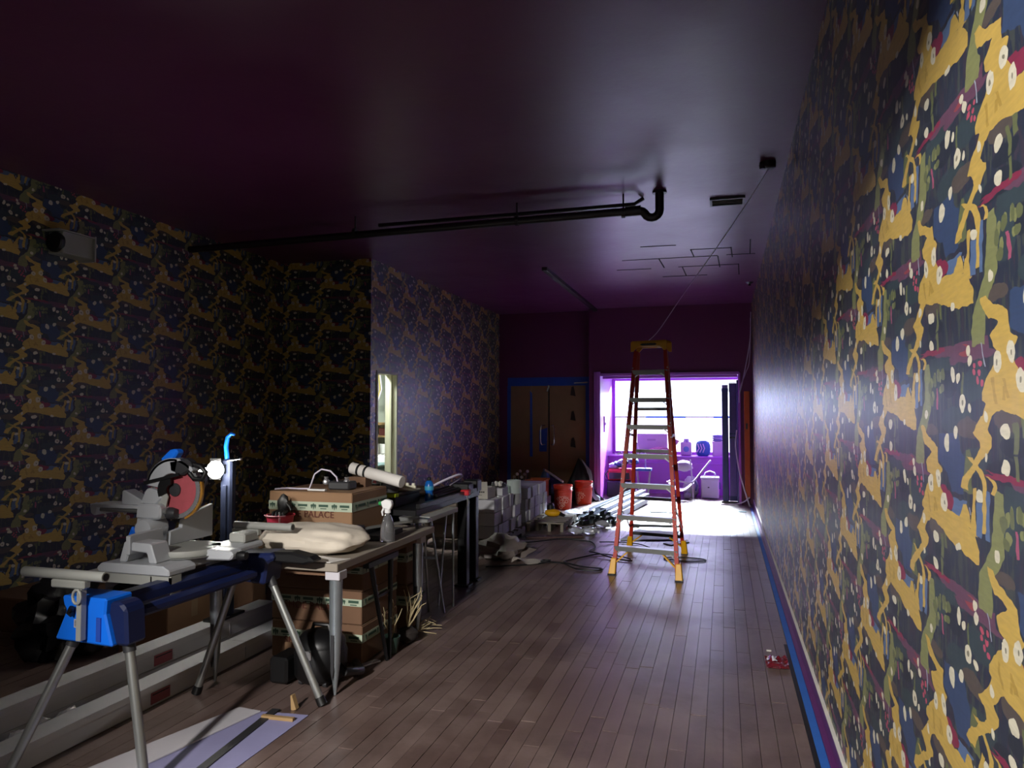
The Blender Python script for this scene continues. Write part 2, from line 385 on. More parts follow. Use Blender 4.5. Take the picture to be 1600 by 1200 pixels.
('wh',-1,-0.114,"1,9000,9000 5,-553,-553 9,-572,-534 20,-586,-520 34,-591,-514 49,-586,-520 60,-572,-534 64,-553,-553 68,9000,9000 75,9000,9000 79,-144,-144 82,-157,-130 91,-166,-121 102,-170,-117 114,-166,-121 123,-157,-130 126,-144,-144 130,9000,9000 767,9000,9000 771,-237,-237 774,-257,-217 783,-271,-202 795,-276,-197 807,-271,-202 816,-257,-217 819,-237,-237 823,9000,9000"),
('wh',-1,0.277,"1,9000,9000 5,-927,-927 9,-945,-909 18,-957,-896 32,-962,-891 45,-957,-896 55,-945,-909 58,-927,-927 62,9000,9000 839,9000,9000 843,-496,-496 846,-508,-484 854,-517,-475 864,-520,-472 875,-517,-475 882,-508,-484 885,-496,-496 889,9000,9000 900,9000,9000 904,-319,-319 907,-337,-300 916,-351,-286 929,-356,-281 941,-351,-286 950,-337,-300 954,-319,-319 958,9000,9000"),
('wh',-1,0.222,"1,9000,9000 5,-344,-344 8,-359,-329 17,-371,-317 28,-375,-313 39,-371,-317 47,-359,-329 50,-344,-344 54,9000,9000 185,9000,9000 189,-915,-915 192,-939,-892 202,-956,-874 215,-962,-868 228,-956,-874 238,-939,-892 242,-915,-915 246,9000,9000 900,9000,9000 904,-572,-572 909,-590,-555 922,-603,-542 941,-607,-537 960,-603,-542 973,-590,-555 978,-572,-572 982,9000,9000"),
('wh',-1,-0.576,"1,9000,9000 5,-553,-553 7,-570,-536 14,-582,-524 23,-587,-519 33,-582,-524 40,-570,-536 42,-553,-553 46,9000,9000 138,9000,9000 142,-768,-768 147,-790,-746 163,-806,-731 184,-811,-725 205,-806,-731 221,-790,-746 226,-768,-768 230,9000,9000 574,9000,9000 578,-344,-344 581,-356,-332 588,-365,-323 598,-368,-320 608,-365,-323 616,-356,-332 618,-344,-344 622,9000,9000"),
('wh',-1,-0.188,"1,9000,9000 5,-144,-144 8,-152,-135 14,-158,-129 24,-160,-127 33,-158,-129 40,-152,-135 43,-144,-144 47,9000,9000"),
('wh',0,0.133,"1,9000,9000 5,7,7 11,-15,29 25,-31,45 46,-37,51 66,-31,45 80,-15,29 86,7,7 90,9000,9000 650,9000,9000 654,60,60 658,42,79 668,29,92 681,24,97 694,29,92 703,42,79 707,60,60 711,9000,9000 771,9000,9000 775,74,74 779,52,95 788,37,110 802,31,116 815,37,110 824,52,95 828,74,74 832,9000,9000"),
('wh',0,0.159,"1,9000,9000 5,150,150 10,127,173 26,110,190 47,103,196 68,110,190 84,127,173 90,150,150 94,9000,9000"),
('wh',0,0.063,"1,9000,9000 5,239,239 10,218,261 25,202,277 46,196,283 67,202,277 82,218,261 87,239,239 91,9000,9000"),
('wh',-2,-0.038,"1,9000,9000 5,-1049,-1049 8,-1065,-1033 17,-1076,-1022 29,-1080,-1017 41,-1076,-1022 50,-1065,-1033 53,-1049,-1049 57,9000,9000"),
('ctr',-1,0.162,"1,9000,9000 5,7,7 8,-1,15 17,-4,18 25,-1,15 29,7,7 33,9000,9000 862,9000,9000 866,-441,-441 869,-451,-430 877,-455,-426 884,-451,-430 887,-441,-441 891,9000,9000"),
('ctr',0,0.162,"1,9000,9000 5,7,7 8,-1,15 17,-4,18 25,-1,15 29,7,7 33,9000,9000 931,9000,9000 935,239,239 938,233,246 947,230,249 956,233,246 959,239,239 963,9000,9000"),
('ctr',0,0.188,"1,9000,9000 5,150,150 9,143,157 18,140,160 27,143,157 31,150,150 35,9000,9000"),
]

PITCH, DROP = 0.468, 0.519
def wallpaper_group():
    g = bpy.data.node_groups.new('wallpaper_print', 'ShaderNodeTree')
    g.interface.new_socket('U', in_out='INPUT', socket_type='NodeSocketFloat')
    g.interface.new_socket('W', in_out='INPUT', socket_type='NodeSocketFloat')
    g.interface.new_socket('Color', in_out='OUTPUT', socket_type='NodeSocketColor')
    t = NT(g); gi = t.n('NodeGroupInput'); go = t.n('NodeGroupOutput')
    cb = t.n('ShaderNodeCombineXYZ'); t.l(gi.outputs[0], cb.inputs[0]); t.l(gi.outputs[1], cb.inputs[1])
    no = t.n('ShaderNodeTexNoise'); no.inputs['Scale'].default_value = 9; no.inputs['Detail'].default_value = 2
    t.l(cb.outputs[0], no.inputs['Vector'])
    sp = t.n('ShaderNodeSeparateColor'); t.l(no.outputs['Color'], sp.inputs[0])
    U = t.m('ADD', gi.outputs[0], t.m('MULTIPLY_ADD', sp.outputs[0], 0.085, -0.0425))
    W = t.m('ADD', gi.outputs[1], t.m('MULTIPLY_ADD', sp.outputs[1], 0.04, -0.02))
    k = t.m('FLOOR', U); u = t.m('SUBTRACT', U, k); w = t.m('MULTIPLY_ADD', k, -0.5, W)
    mp = t.n('ShaderNodeMapping'); mp.inputs['Scale'].default_value = (9, 60, 1); t.l(cb.outputs[0], mp.inputs['Vector'])
    hat = t.n('ShaderNodeTexNoise'); hat.inputs['Scale'].default_value = 1; hat.inputs['Detail'].default_value = 3
    t.l(mp.outputs[0], hat.inputs['Vector'])
    col = t.mix(no.outputs['Fac'], lin('2a3142'), lin('363f52'))
    mq = t.n('ShaderNodeMapping'); mq.inputs['Scale'].default_value = (17, 3.2, 1); t.l(cb.outputs[0], mq.inputs['Vector'])
    stk = t.n('ShaderNodeTexNoise'); stk.inputs['Scale'].default_value = 1.3; stk.inputs['Detail'].default_value = 3; t.l(mq.outputs[0], stk.inputs['Vector'])
    col = t.mix(t.m('MULTIPLY', t.m('GREATER_THAN', stk.outputs['Fac'], 0.555), 0.5), col, lin('565c50'))
    col = t.mix(t.m('MULTIPLY', t.m('LESS_THAN', stk.outputs['Fac'], 0.43), 0.5), col, lin('4a3c48'))
    ue = {n: t.m("MULTIPLY_ADD", u, 0.25, (n + 2) / 4) for n in (-2, -1, 0, 1)}
    for c, n, W0, s in WP:
        v = t.m('FRACT', t.m('ADD', w, n * 0.5 - W0))
        rp = t.n('ShaderNodeValToRGB'); els = rp.color_ramp.elements
        st = []
        for q in s.split():
            a, l, r = (int(x) / 1000 for x in q.split(','))
            wide = 0.008 if c == 'ye' else 0.0
            l, r = (1.0, 0.0) if l > 8 else ((l - wide + 2) / 4, (r + wide + 2) / 4)
            st.append((min(1, max(0, a)), l + 0.0, r))
        off = 0.0
        els[0].position = st[0][0]; els[0].color = (max(0, st[0][1]), max(0, st[0][2]), 0, 1)
        els[1].position = st[-1][0]; els[1].color = (max(0, st[-1][1]), max(0, st[-1][2]), 0, 1)
        for p, l, r in st[1:-1]:
            e = els.new(p); e.color = (max(0, l), max(0, r), 0, 1)
        t.l(v, rp.inputs[0])
        sc = t.n('ShaderNodeSeparateColor'); t.l(rp.outputs[0], sc.inputs[0])
        k1 = t.m('GREATER_THAN', ue[n], sc.outputs[0]); k2 = t.m('LESS_THAN', ue[n], sc.outputs[1])
        col = t.mix(t.m('MULTIPLY', k1, k2), col, lin(WP_COL[c]))
    col = t.mix(t.m('MULTIPLY', hat.outputs['Fac'], 0.42), col, lin('2a2c33'))
    t.l(col, go.inputs[0])
    return g
WPG = wallpaper_group()
def wallpaper_material(name, axis, sign, off, rough=0.42, spec=0.5):
    m, t, b = new_mat(name)
    ge = t.n('ShaderNodeNewGeometry'); s = t.n('ShaderNodeSeparateXYZ'); t.l(ge.outputs['Position'], s.inputs[0])
    gr = t.n('ShaderNodeGroup'); gr.node_tree = WPG
    t.l(t.m('MULTIPLY_ADD', s.outputs[axis], sign / PITCH, off), gr.inputs[0])
    t.l(t.m('MULTIPLY_ADD', s.outputs[2], 1 / DROP, -1.58 / DROP), gr.inputs[1])
    t.l(gr.outputs[0], b.inputs['Base Color'])
    b.inputs['Roughness'].default_value = rough
    b.inputs['Specular IOR Level'].default_value = spec
    mp = t.n('ShaderNodeMapping'); mp.inputs['Scale'].default_value = (14, 14, 3); t.l(ge.outputs['Position'], mp.inputs['Vector'])
    no = t.n('ShaderNodeTexNoise'); no.inputs['Scale'].default_value = 1; t.l(mp.outputs[0], no.inputs['Vector'])
    bp = t.n('ShaderNodeBump'); bp.inputs['Strength'].default_value = 0.12; bp.inputs['Distance'].default_value = 0.01
    t.l(no.outputs['Fac'], bp.inputs['Height']); t.l(bp.outputs['Normal'], b.inputs['Normal'])
    return m

WOOD = floor_material(); PLUM = ceiling_material()
WALL_DARK = mat('wall_plum', '5a1848', 0.5, var=0.12, scale=2)
PURPLE = mat('purple_gloss', 'b264cc', 0.35, var=0.08, scale=3)
BASEPAINT = mat('purple_base', '5e2a66', 0.4, var=0.15)
TAPE = mat('blue_tape', '2a63b8', 0.6, var=0.15)
NAVYTAPE = mat('dark_blue_tape', '1f46a8', 0.6, var=0.15)
BLACK = mat('black_plastic', '0c0c0e', 0.45, var=0.3)
BLKSTEEL = mat('black_steel', '101012', 0.4, 0.2, var=0.3)
DKGREY = mat('dark_grey', '2b2b2e', 0.5)
GREY = mat('saw_grey', 'b4b7bc', 0.42, 0.15, var=0.06)
LTGREY = mat('light_grey_paint', '9a9b96', 0.5, var=0.06)
ALU = mat('aluminium', '9fa19f', 0.32, 0.75, var=0.08)
STEEL = mat('zinc_steel', 'a9b2b8', 0.3, 0.8, var=0.15)
BLUE = mat('bright_blue', '1272f0', 0.4, var=0.08)
DKBLUE = mat('stand_blue', '141f48', 0.4, var=0.15)
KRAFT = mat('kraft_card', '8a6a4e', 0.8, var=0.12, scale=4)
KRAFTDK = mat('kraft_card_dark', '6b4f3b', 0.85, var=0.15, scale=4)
WHITECARD = mat('white_card', 'b9b9bd', 0.7, var=0.08, scale=5)
CREAM = mat('cream_paint', 'd9d6c0', 0.5, var=0.05)
WHITE = mat('white_plastic', 'd8d8d8', 0.45, var=0.05)
PAPER = mat('white_paper', 'cfcbc6', 0.8, var=0.06)
BLADERED = mat('blade_red', 'a04a52', 0.45, var=0.2, scale=30)
REDP = mat('red_plastic', 'b3222c', 0.4, var=0.1)
PINK = mat('pink_plastic', 'b8324e', 0.4, var=0.1)
ORANGE = mat('orange_bucket', 'c2361c', 0.42, var=0.08)
ORGBOX = mat('orange_plastic', 'b5561a', 0.5)
FIBER = mat('fibreglass_red', 'b02c18', 0.55, var=0.08)
YELLOW = mat('yellow_plastic', 'e0a516', 0.45, var=0.1)
LIME = mat('lime_plastic', 'a8b81c', 0.45)
BOTTLEBLUE = mat('bottle_blue', '1767c0', 0.2, trans=0.3, var=0.05)
CLEAR = mat('clear_plastic', 'e8e8ec', 0.08, trans=0.9, var=0.02)
BAGPLASTIC = mat('bin_bag', '0a0b10', 0.42, var=0.3, bump=0.4, scale=12)
CANVAS = mat('sack_cloth', 'cdc3b4', 0.85, var=0.07, scale=20, bump=0.2)
INK = mat('ink_brown', '5a2a22', 0.8)
INKDK = mat('ink_dark', '26262a', 0.8)
STENCIL = mat('stencil_white', 'd9b8a8', 0.7)
TAPEWHITE = mat('mint_tape', 'a9b5a0', 0.55, var=0.06)
TAPEGREEN = mat('tape_print', '2f4a3c', 0.7)
PALE = mat('pale_board', 'b9b6bc', 0.7, var=0.06)
LILAC = mat('lilac_paper', '8886ac', 0.75, var=0.08)
TIMBER = mat('timber', '9a7d55', 0.75, var=0.15)
PALLETW = mat('pallet_wood', '7b7468', 0.85, var=0.2)
CABLE = mat('black_cable', '0d0d10', 0.5)
WCABLE = mat('white_cable', 'd5cde0', 0.5)
CHROME = mat('chrome', 'd0d0d4', 0.25, 0.8, var=0.03)
GREEN = mat('green_plastic', '2c8a4a', 0.45)
TWIG = mat('dry_twig', 'a59673', 0.85)
DESK = mat('table_board', '8d8478', 0.5, var=0.1)

# ------------------------------------------------------------------ the setting
CEIL = 3.48; XR = 0.48; XL = -5.38; XI = -4.15; YJ = 8.16; YB = 13.3; YD = 13.55; YN = -1.2
WPR = wallpaper_material('wallpaper_right', 1, -1, 3.28, 0.40)
WPL = wallpaper_material('wallpaper_left', 1, 1, 0.1, 0.5)
WPI = wallpaper_material('wallpaper_inner', 1, 1, 0.37, 0.42, 0.85)
WPF = wallpaper_material('wallpaper_front', 0, 1, 0.2, 0.5)

floor = struct('floor', MB().box(-9, 3, -6, 16, -0.12, -0.018), mat('subfloor', '1d1614', 0.8))
# boards: the near ones one by one, the rest as one joined part
def plank_mesh(x0, x1, y0, y1, z, mb):
    return mb.box(x0, x1, y0, y1, -0.02, z)
PW = 0.0835
unit = MB().box(-0.5, 0.5, -0.5, 0.5, -1, 0)
pm = bpy.data.meshes.new('plank'); pm.from_pydata(unit.v, [], unit.f); pm.materials.append(WOOD)
bmx = bmesh.new(); bmx.from_mesh(pm); bmesh.ops.recalc_face_normals(bmx, faces=bmx.faces); bmx.to_mesh(pm); bmx.free()
far = MB(); count = 0
rows = int((XR - XL) / PW) + 1
for i in range(rows):
    x1 = XR - i * PW; x0 = x1 - PW + 0.0025
    y = YN - random.uniform(0, 1.2)
    while y < 15.2:
        L = random.uniform(0.75, 1.7); y1 = min(y + L - 0.003, 15.3)
        z = random.uniform(-0.0022, 0.0)
        near = x1 > -2.2 and y1 > 2.45 and y < 8.3
        if near and count < 290:
            o = bpy.data.objects.new('floor_board', pm); COL.objects.link(o); o.parent = floor
            o.location = ((x0 + x1) / 2, (y + y1) / 2, z); o.scale = (x1 - x0, y1 - y, 0.018); count += 1
        else:
            far.box(x0, x1, y, y1, -0.02, z)
        y += L
fb = build('far_floor_boards', far, WOOD, floor); fb['kind'] = 'stuff'

ceil = struct('ceiling', MB().box(-9, 3, YN - 0.05, 16, CEIL, CEIL + 0.12), PLUM)
# cracked panel joints and the long seam
cr = MB()
def crack(x0, y0, x1, y1, w=0.018): cr.bar((x0, y0, CEIL - 0.001), (x1, y1, CEIL - 0.001), w, 0.006)
for y, a, b in ((8.75, -0.35, 0.1), (9.15, -1.2, -0.05), (9.15, 0.05, 0.38), (9.75, -1.35, -0.9), (9.75, -0.55, 0.2), (10.4, -0.8, -0.2), (8.45, -0.9, -0.5)):
    crack(a, y, b, y + 0.02)
for x, a, b in ((-0.75, 9.15, 9.75), (-0.35, 8.75, 9.15), (0.1, 8.75, 9.3), (-0.05, 9.2, 9.9), (-0.5, 9.75, 10.4), (0.3, 8.4, 9.15), (0.2, 9.75, 10.5)):
    crack(x, a, x + 0.02, b, 0.014)
build('ceiling_crack', cr, mat('crack_dark', '120810', 0.9), ceil)
build('ceiling_seam', MB().bar((-2.23, 9.28, CEIL - 0.02), (-2.24, 13.3, CEIL - 0.02), 0.07, 0.05), mat('seam_plum', '1d0c1a', 0.5), ceil)

struct('wall_right', MB().box(XR, XR + 0.15, YN, 15.6, -0.1, CEIL + 0.05), WPR)
struct('wall_left', MB().box(XL - 0.15, XL, YN, YJ + 0.1, -0.1, CEIL + 0.05), WPL)
struct('wall_front', MB().box(XL, XI, YJ, YJ + 0.02, -0.1, CEIL + 0.05), WPF)
# bumped-out wall with the doorway
w = MB(); DY0, DY1, DZ = 8.32, 8.93, 2.11
w.box(XI - 0.14, XI, YJ + 0.02, DY0, -0.1, CEIL + 0.05); w.box(XI - 0.14, XI, DY1, YD + 0.2, -0.1, CEIL + 0.05); w.box(XI - 0.14, XI, DY0, DY1, DZ, CEIL + 0.05)
struct('wall_inner', w, WPI)
d = struct('door_1', MB().box(XI - 0.155, XI + 0.012, DY1 - 0.035, DY1, 0, DZ).box(XI - 0.155, XI + 0.012, DY0, DY0 + 0.035, 0, DZ).box(XI - 0.155, XI + 0.012, DY0 + 0.035, DY1 - 0.035, DZ - 0.035, DZ), CREAM)
build('door_stop', MB().box(XI - 0.09, XI - 0.06, DY1 - 0.05, DY1 - 0.035, 0, DZ - 0.035), CREAM, d)
# room behind the doorway
INNER = mat('inner_paint', 'aeb5ab', 0.6, var=0.05)
struct('wall_utility', MB().box(-7.6, -7.5, 8.31, 11.5, -0.1, CEIL).box(-7.6, XI - 0.14, 11.3, 11.45, -0.1, CEIL).box(-7.6, XI - 0.3, YJ + 0.15, 8.30, -0.1, CEIL), INNER)
# back wall: left bay with the covered doors, right bay with the storefront
OX0, OX1, OZ = -2.17, 0.26, 2.275
w = MB().box(XI - 0.14, -2.34, YD, YD + 0.15, 2.36, CEIL + 0.05).box(XI - 0.14, -3.98, YD, YD + 0.15, -0.1, 2.36)
struct('wall_back', w, WALL_DARK)
w = MB().box(-2.36, OX0, YB, YB + 0.3, -0.1, CEIL + 0.05).box(OX0, OX1, YB, YB + 0.3, OZ, CEIL + 0.05).box(OX1, XR, YB, YB + 0.3, -0.1, CEIL + 0.05)
struct('wall_storefront', w, WALL_DARK)
# purple casing around the storefront opening
t = MB()
t.box(OX0 - 0.10, OX0 - 0.05, YB - 0.03, YB, 0, OZ + 0.05); t.box(OX0 - 0.05, OX0 + 0.02, YB - 0.05, YB + 0.33, 0, OZ + 0.05)
t.box(OX0 + 0.02, OX1, YB - 0.04, YB + 0.3, OZ - 0.03, OZ + 0.02); t.box(OX1 - 0.02, OX1 + 0.02, YB - 0.02, YB + 0.3, 0, OZ)
struct('trim_1', t, PURPLE, bevel=0.006)
# bay: side walls, soffit, knee wall with sill, window
struct('wall_bay', MB().box(OX0 - 0.2, OX0 - 0.06, YB + 0.3, 15.5, -0.1, CEIL).box(XR - 0.04, XR + 0.02, YB + 0.3, 15.5, -0.1, CEIL).box(OX0 - 0.2, XR, YB + 0.3, 15.5, OZ + 0.06, OZ + 0.2), PURPLE)
k = struct('wall_knee', MB().box(OX0 - 0.06, XR - 0.04, 14.72, 15.4, -0.1, 0.70), PURPLE)
build('sill', MB().box(OX0 - 0.06, XR - 0.04, 14.68, 15.4, 0.70, 0.735), PURPLE, k, bevel=0.005)
build('panel_rail', MB().box(OX0 - 0.06, XR - 0.04, 14.695, 14.72, 0.58, 0.615), PURPLE, k, bevel=0.004)
# storefront window: frame and two papered, daylit panes
fr = MB().box(OX0 - 0.06, XR - 0.04, 15.33, 15.42, 0.735, 0.79).box(OX0 - 0.06, XR - 0.04, 15.33, 15.42, OZ - 0.03, OZ + 0.06)
for x in (OX0 - 0.06, XR - 0.10): fr.box(x, x + 0.06, 15.33, 15.42, 0.79, OZ - 0.03)
wn = struct('window_1', fr, PURPLE)
def glass_material():
    m = bpy.data.materials.new('window_glass'); m.use_nodes = True; nt = m.node_tree; nt.nodes.clear(); t = NT(nt)
    a = t.n('ShaderNodeBsdfTransparent'); g = t.n('ShaderNodeBsdfGlossy'); g.inputs['Roughness'].default_value = 0.02
    x = t.n('ShaderNodeMixShader'); x.inputs[0].default_value = 0.05; o = t.n('ShaderNodeOutputMaterial')
    t.l(a.outputs[0], x.inputs[1]); t.l(g.outputs[0], x.inputs[2]); t.l(x.outputs[0], o.inputs[0])
    return m
GLOW = glass_material()
GLOWUP = emit_mat('papered_glass', 'd2e2ff', WIN_STRENGTH)
GLOWLOW = emit_mat('papered_glass_low', 'e4dfee', WIN_STRENGTH * 0.4)
build('clear_band', MB().box(OX0, XR - 0.10, 15.362, 15.368, 2.0, OZ - 0.03), GLOW, wn)  # clear band added so the street_sky lamp reaches the floor
build('upper_pane', MB().box(OX0, XR - 0.10, 15.36, 15.37, 1.505, 2.0), GLOWUP, wn)
build('lower_pane', MB().box(OX0, XR - 0.10, 15.36, 15.37, 0.79, 1.48), GLOWLOW, wn)
build('paper_seam', MB().box(OX0, -1.55, 15.355, 15.372, 1.48, 1.505).box(-0.75, -0.2, 15.355, 15.372, 1.48, 1.505), mat('seam_grey', '6c7078', 0.7), wn)
build('tape_strip', MB().box(-1.55, -0.75, 15.35, 15.372, 1.475, 1.515).box(-0.2, XR - 0.10, 15.35, 15.372, 1.475, 1.515), mat('pale_blue_tape', '4fa8d8', 0.6), wn)
# covered double doors
dd = struct('door_2', MB().box(-3.98, -2.36, YD + 0.06, YD + 0.07, 0, 2.11).box(-3.98, -3.185, YD + 0.02, YD + 0.06, 0, 2.11).box(-3.165, -2.36, YD + 0.02, YD + 0.06, 0, 2.11), BLACK)  # first box is a backing added to stop light leaking between the leaves
build('cardboard_cover', MB().box(-3.93, -3.52, YD + 0.005, YD + 0.02, 0.16, 2.10), KRAFT, dd)
build('cardboard_cover', MB().box(-3.515, -3.19, YD + 0.006, YD + 0.02, 0.15, 2.10), KRAFT, dd)
build('cardboard_cover', MB().box(-3.16, -2.45, YD + 0.005, YD + 0.02, 0.14, 2.10), KRAFT, dd)
build('top_tape', MB().box(-3.98, -2.36, YD - 0.005, YD + 0.004, 2.09, 2.25), NAVYTAPE, dd)
build('header', MB().box(-3.98, -2.34, YD, YD + 0.15, 2.11, 2.36), WALL_DARK, dd)
build('side_tape', MB().box(-3.99, -3.92, YD - 0.004, YD + 0.004, 0.0, 2.09), NAVYTAPE, dd)
build('side_tape', MB().box(-2.47, -2.37, YD - 0.004, YD + 0.004, 0.0, 2.09), NAVYTAPE, dd)
build('joint_tape', MB().prism([(-3.545, 0.75), (-3.49, 0.75), (-3.50, 1.95), (-3.54, 2.0)], 'y', YD, YD + 0.005), NAVYTAPE, dd)
build('patch_tape', MB().prism([(-3.36, 0.85), (-3.22, 0.85), (-3.2, 1.3), (-3.36, 1.25)], 'y', YD, YD + 0.005), NAVYTAPE, dd)
for i, (x, s) in enumerate(((-3.32, 1), (-3.06, -1))):
    build('pull_handle', MB().tube([(x + 0.07 * s, YD, 1.34), (x + 0.02 * s, YD - 0.05, 1.345), (x, YD - 0.06, 1.30), (x, YD - 0.06, 1.02), (x + 0.02 * s, YD - 0.05, 0.98), (x + 0.07 * s, YD, 0.985)], 0.011, 8), CHROME, dd, smooth=True)
for z in (1.98, 1.52, 1.02):
    build('card_print', MB().prism([(-2.76, z - 0.07), (-2.66, z - 0.09), (-2.68, z + 0.02), (-2.70, z + 0.10), (-2.74, z + 0.08)], 'y', YD + 0.002, YD + 0.005), mat('card_ink', '2a1d1a', 0.85), dd)
build('latch', MB().obox((-3.18, YD - 0.02, 2.04), (0.04, 0.04, 0.13), (0, 0.25, 0)), CHROME, dd, bevel=0.008)
build('closer_arm', MB().bar((-2.68, YD - 0.04, 2.135), (-2.42, YD - 0.04, 2.145), 0.02, 0.02), CHROME, dd)
# near wall behind the camera with an unseen opening shaped to control the daylight
w = MB().box(XL, -2.1, YN - 0.05, YN, -0.1, CEIL).box(0.3, XR, YN - 0.05, YN, -0.1, CEIL).box(-2.1, 0.3, YN - 0.05, YN, 3.06, CEIL).box(-2.1, 0.3, YN - 0.05, YN, -0.1, 2.2)
struct('wall_near', w, WALL_DARK)
# baseboards
b = struct('baseboard_right', MB().box(XR - 0.015, XR, YN, YB, 0.0, 0.092), BASEPAINT)
build('shoe_strip', MB().box(0.439, XR - 0.015, YN, YB, 0.0, 0.012), BASEPAINT, b)
build('caulk_line', MB().box(XR - 0.017, XR, YN, YB, 0.092, 0.100), PAPER, b)
struct('baseboard_left', MB().box(XL, XL + 0.018, YN, YJ, 0.0, 0.155), mat('grey_base', '6d686c', 0.55))
tp = build('floor_tape', MB().box(0.399, 0.438, 0.5, 12.9, 0.001, 0.004), TAPE)
tag(tp, 'long strip of blue masking tape along the foot of the right wall', 'tape')
tp = build('black_strip', MB().box(0.375, 0.398, 0.5, 5.4, 0.0005, 0.003), BLACK)
tag(tp, 'narrow black strip on the floor beside the blue masking tape', 'strip')

# ------------------------------------------------------------------ things on the ceiling
# drain pipe with trap
pz = 3.30; py = 6.35
p = thing('drain_pipe', 'dark cast drain pipe with a trap hung under the ceiling', 'pipe', (-0.52, py, CEIL))
pts = [(-0.51, py, CEIL), (-0.51, py, 3.32)] + [(-0.51 - 0.065 + 0.065 * math.cos(a), py, 3.32 - 0.065 * math.sin(a)) for a in [PI * q / 8 for q in range(1, 8)]] + [(-0.64, py, 3.30), (-0.655, py, 3.315), (-0.69, py, 3.325)]
DRAIN = mat('drain_iron', '170d15', 0.45)
build('trap', MB().tube(pts, 0.037, 12), DRAIN, p, smooth=True)
build('long_pipe', MB().tube([(-0.68, py, 3.325), (-2.0, py, 3.31), (-5.3, py, 3.27)], 0.036, 12), DRAIN, p, smooth=True)
build('collar', MB().lathe((-0.51, py, CEIL - 0.02), [(0.06, 0), (0.06, 0.02)], 14), DRAIN, p)
build('coupling', MB().tube([(-0.67, py, 3.325), (-0.80, py, 3.323)], 0.045, 12), DRAIN, p, smooth=True)
for x in (-0.82, -1.78, -3.4):
    build('hanger', MB().tube([(x, py, CEIL), (x, py, 3.34)], 0.008, 6).lathe((x - 0.015, py, 3.315), [(0.046, 0), (0.046, 0.03)], 12, 'x'), DRAIN, p)
build('branch_pipe', MB().tube([(-0.66, py + 0.14, CEIL - 0.01), (-0.74, py + 0.13, 3.42), (-1.6, py + 0.12, 3.41), (-3.2, py + 0.1, 3.40)], 0.018, 8), DRAIN, p, smooth=True)
# vent
v = thing('ceiling_vent', 'small slotted air vent flush in the dark ceiling', 'vent', (0.05, 6.78, CEIL))
build('frame', MB().box(-0.10, 0.20, 6.68, 6.70, CEIL - 0.02, CEIL).box(-0.10, 0.20, 6.88, 6.90, CEIL - 0.02, CEIL).box(-0.10, -0.08, 6.70, 6.88, CEIL - 0.02, CEIL).box(0.18, 0.20, 6.70, 6.88, CEIL - 0.02, CEIL), DKGREY, v)
build('backing', MB().box(-0.08, 0.18, 6.70, 6.88, CEIL - 0.004, CEIL - 0.001), BLACK, v)
for i in range(4):
    build('slat', MB().obox((0.05, 6.73 + i * 0.04, CEIL - 0.011), (0.26, 0.022, 0.004), (0.5, 0, 0)), LTGREY, v)
# junction box with a cord
j = thing('junction_box', 'round black junction box on the ceiling near the right wall', 'junction box', (0.34, 5.84, CEIL))
build('box', MB().lathe((0.34, 5.84, CEIL - 0.05), [(0.045, 0), (0.06, 0.01), (0.06, 0.05)], 14), BLACK, j, smooth=True)
build('knockout', MB().lathe((0.30, 5.80, CEIL - 0.03), [(0.02, -0.03), (0.025, 0.0)], 8), BLACK, j)
def cord(name, pts, r, m, label, cat='cable', group=None, n=6):
    pts = [Vector(p) for p in pts]
    # Catmull-Rom through the points
    out = []
    for i in range(len(pts) - 1):
        a = pts[max(0, i - 1)]; b = pts[i]; c = pts[i + 1]; d = pts[min(len(pts) - 1, i + 2)]
        for q in range(5):
            t = q / 5
            out.append(0.5 * ((2 * b) + (c - a) * t + (2 * a - 5 * b + 4 * c - d) * t * t + (3 * b - a - 3 * c + d) * t ** 3))
    out.append(pts[-1])
    o = build(name, MB().tube(out, r, n), m, smooth=True, origin=pts[-1])
    return tag(o, label, cat, group)
cord('ceiling_cable', [(0.345, 5.85, CEIL - 0.05), (0.22, 6.15, 3.30), (-0.05, 6.65, 3.02), (-0.35, 7.15, 2.72), (-0.62, 7.55, 2.42), (-0.74, 7.68, 2.325)], 0.0045, WCABLE, 'thin pale cord sagging from the ceiling junction box to the ladder top')
o = thing('ceiling_hook', 'small dark fitting on the ceiling beside the right wall near the storefront', 'fitting', (0.38, 11.2, CEIL))
build('plate', MB().lathe((0.38, 11.2, CEIL - 0.02), [(0.03, 0), (0.06, 0.02)], 10), BLACK, o)
build('stub', MB().lathe((0.38, 11.2, CEIL - 0.05), [(0.018, 0), (0.018, 0.03)], 8), BLACK, o)
# duct stub on the left wall
o = thing('wall_duct', 'grey boxy duct stub with a black round mouth high on the left wall', 'duct', (XL, 4.9, 3.0))
build('casing', MB().box(XL, XL + 0.16, 4.76, 5.06, 2.90, 3.08), LTGREY, o, bevel=0.006)
build('mouth', MB().lathe((XL + 0.09, 4.73, 2.99), [(0.075, 0), (0.085, 0.01), (0.085, 0.04)], 18, 'y'), BLACK, o, smooth=True)
build('flange', MB().box(XL, XL + 0.18, 5.06, 5.075, 2.88, 3.10).box(XL, XL + 0.18, 4.70, 5.06, 3.08, 3.09), LTGREY, o)
o = thing('switch_plate', 'pale switch plate on the left wall in the dark corner', 'switch', (XL, 7.7, 1.5))
build('plate', MB().box(XL, XL + 0.01, 7.66, 7.74, 1.46, 1.58), LTGREY, o, bevel=0.003)
build('toggle', MB().box(XL + 0.01, XL + 0.022, 7.69, 7.71, 1.50, 1.54), LTGREY, o)

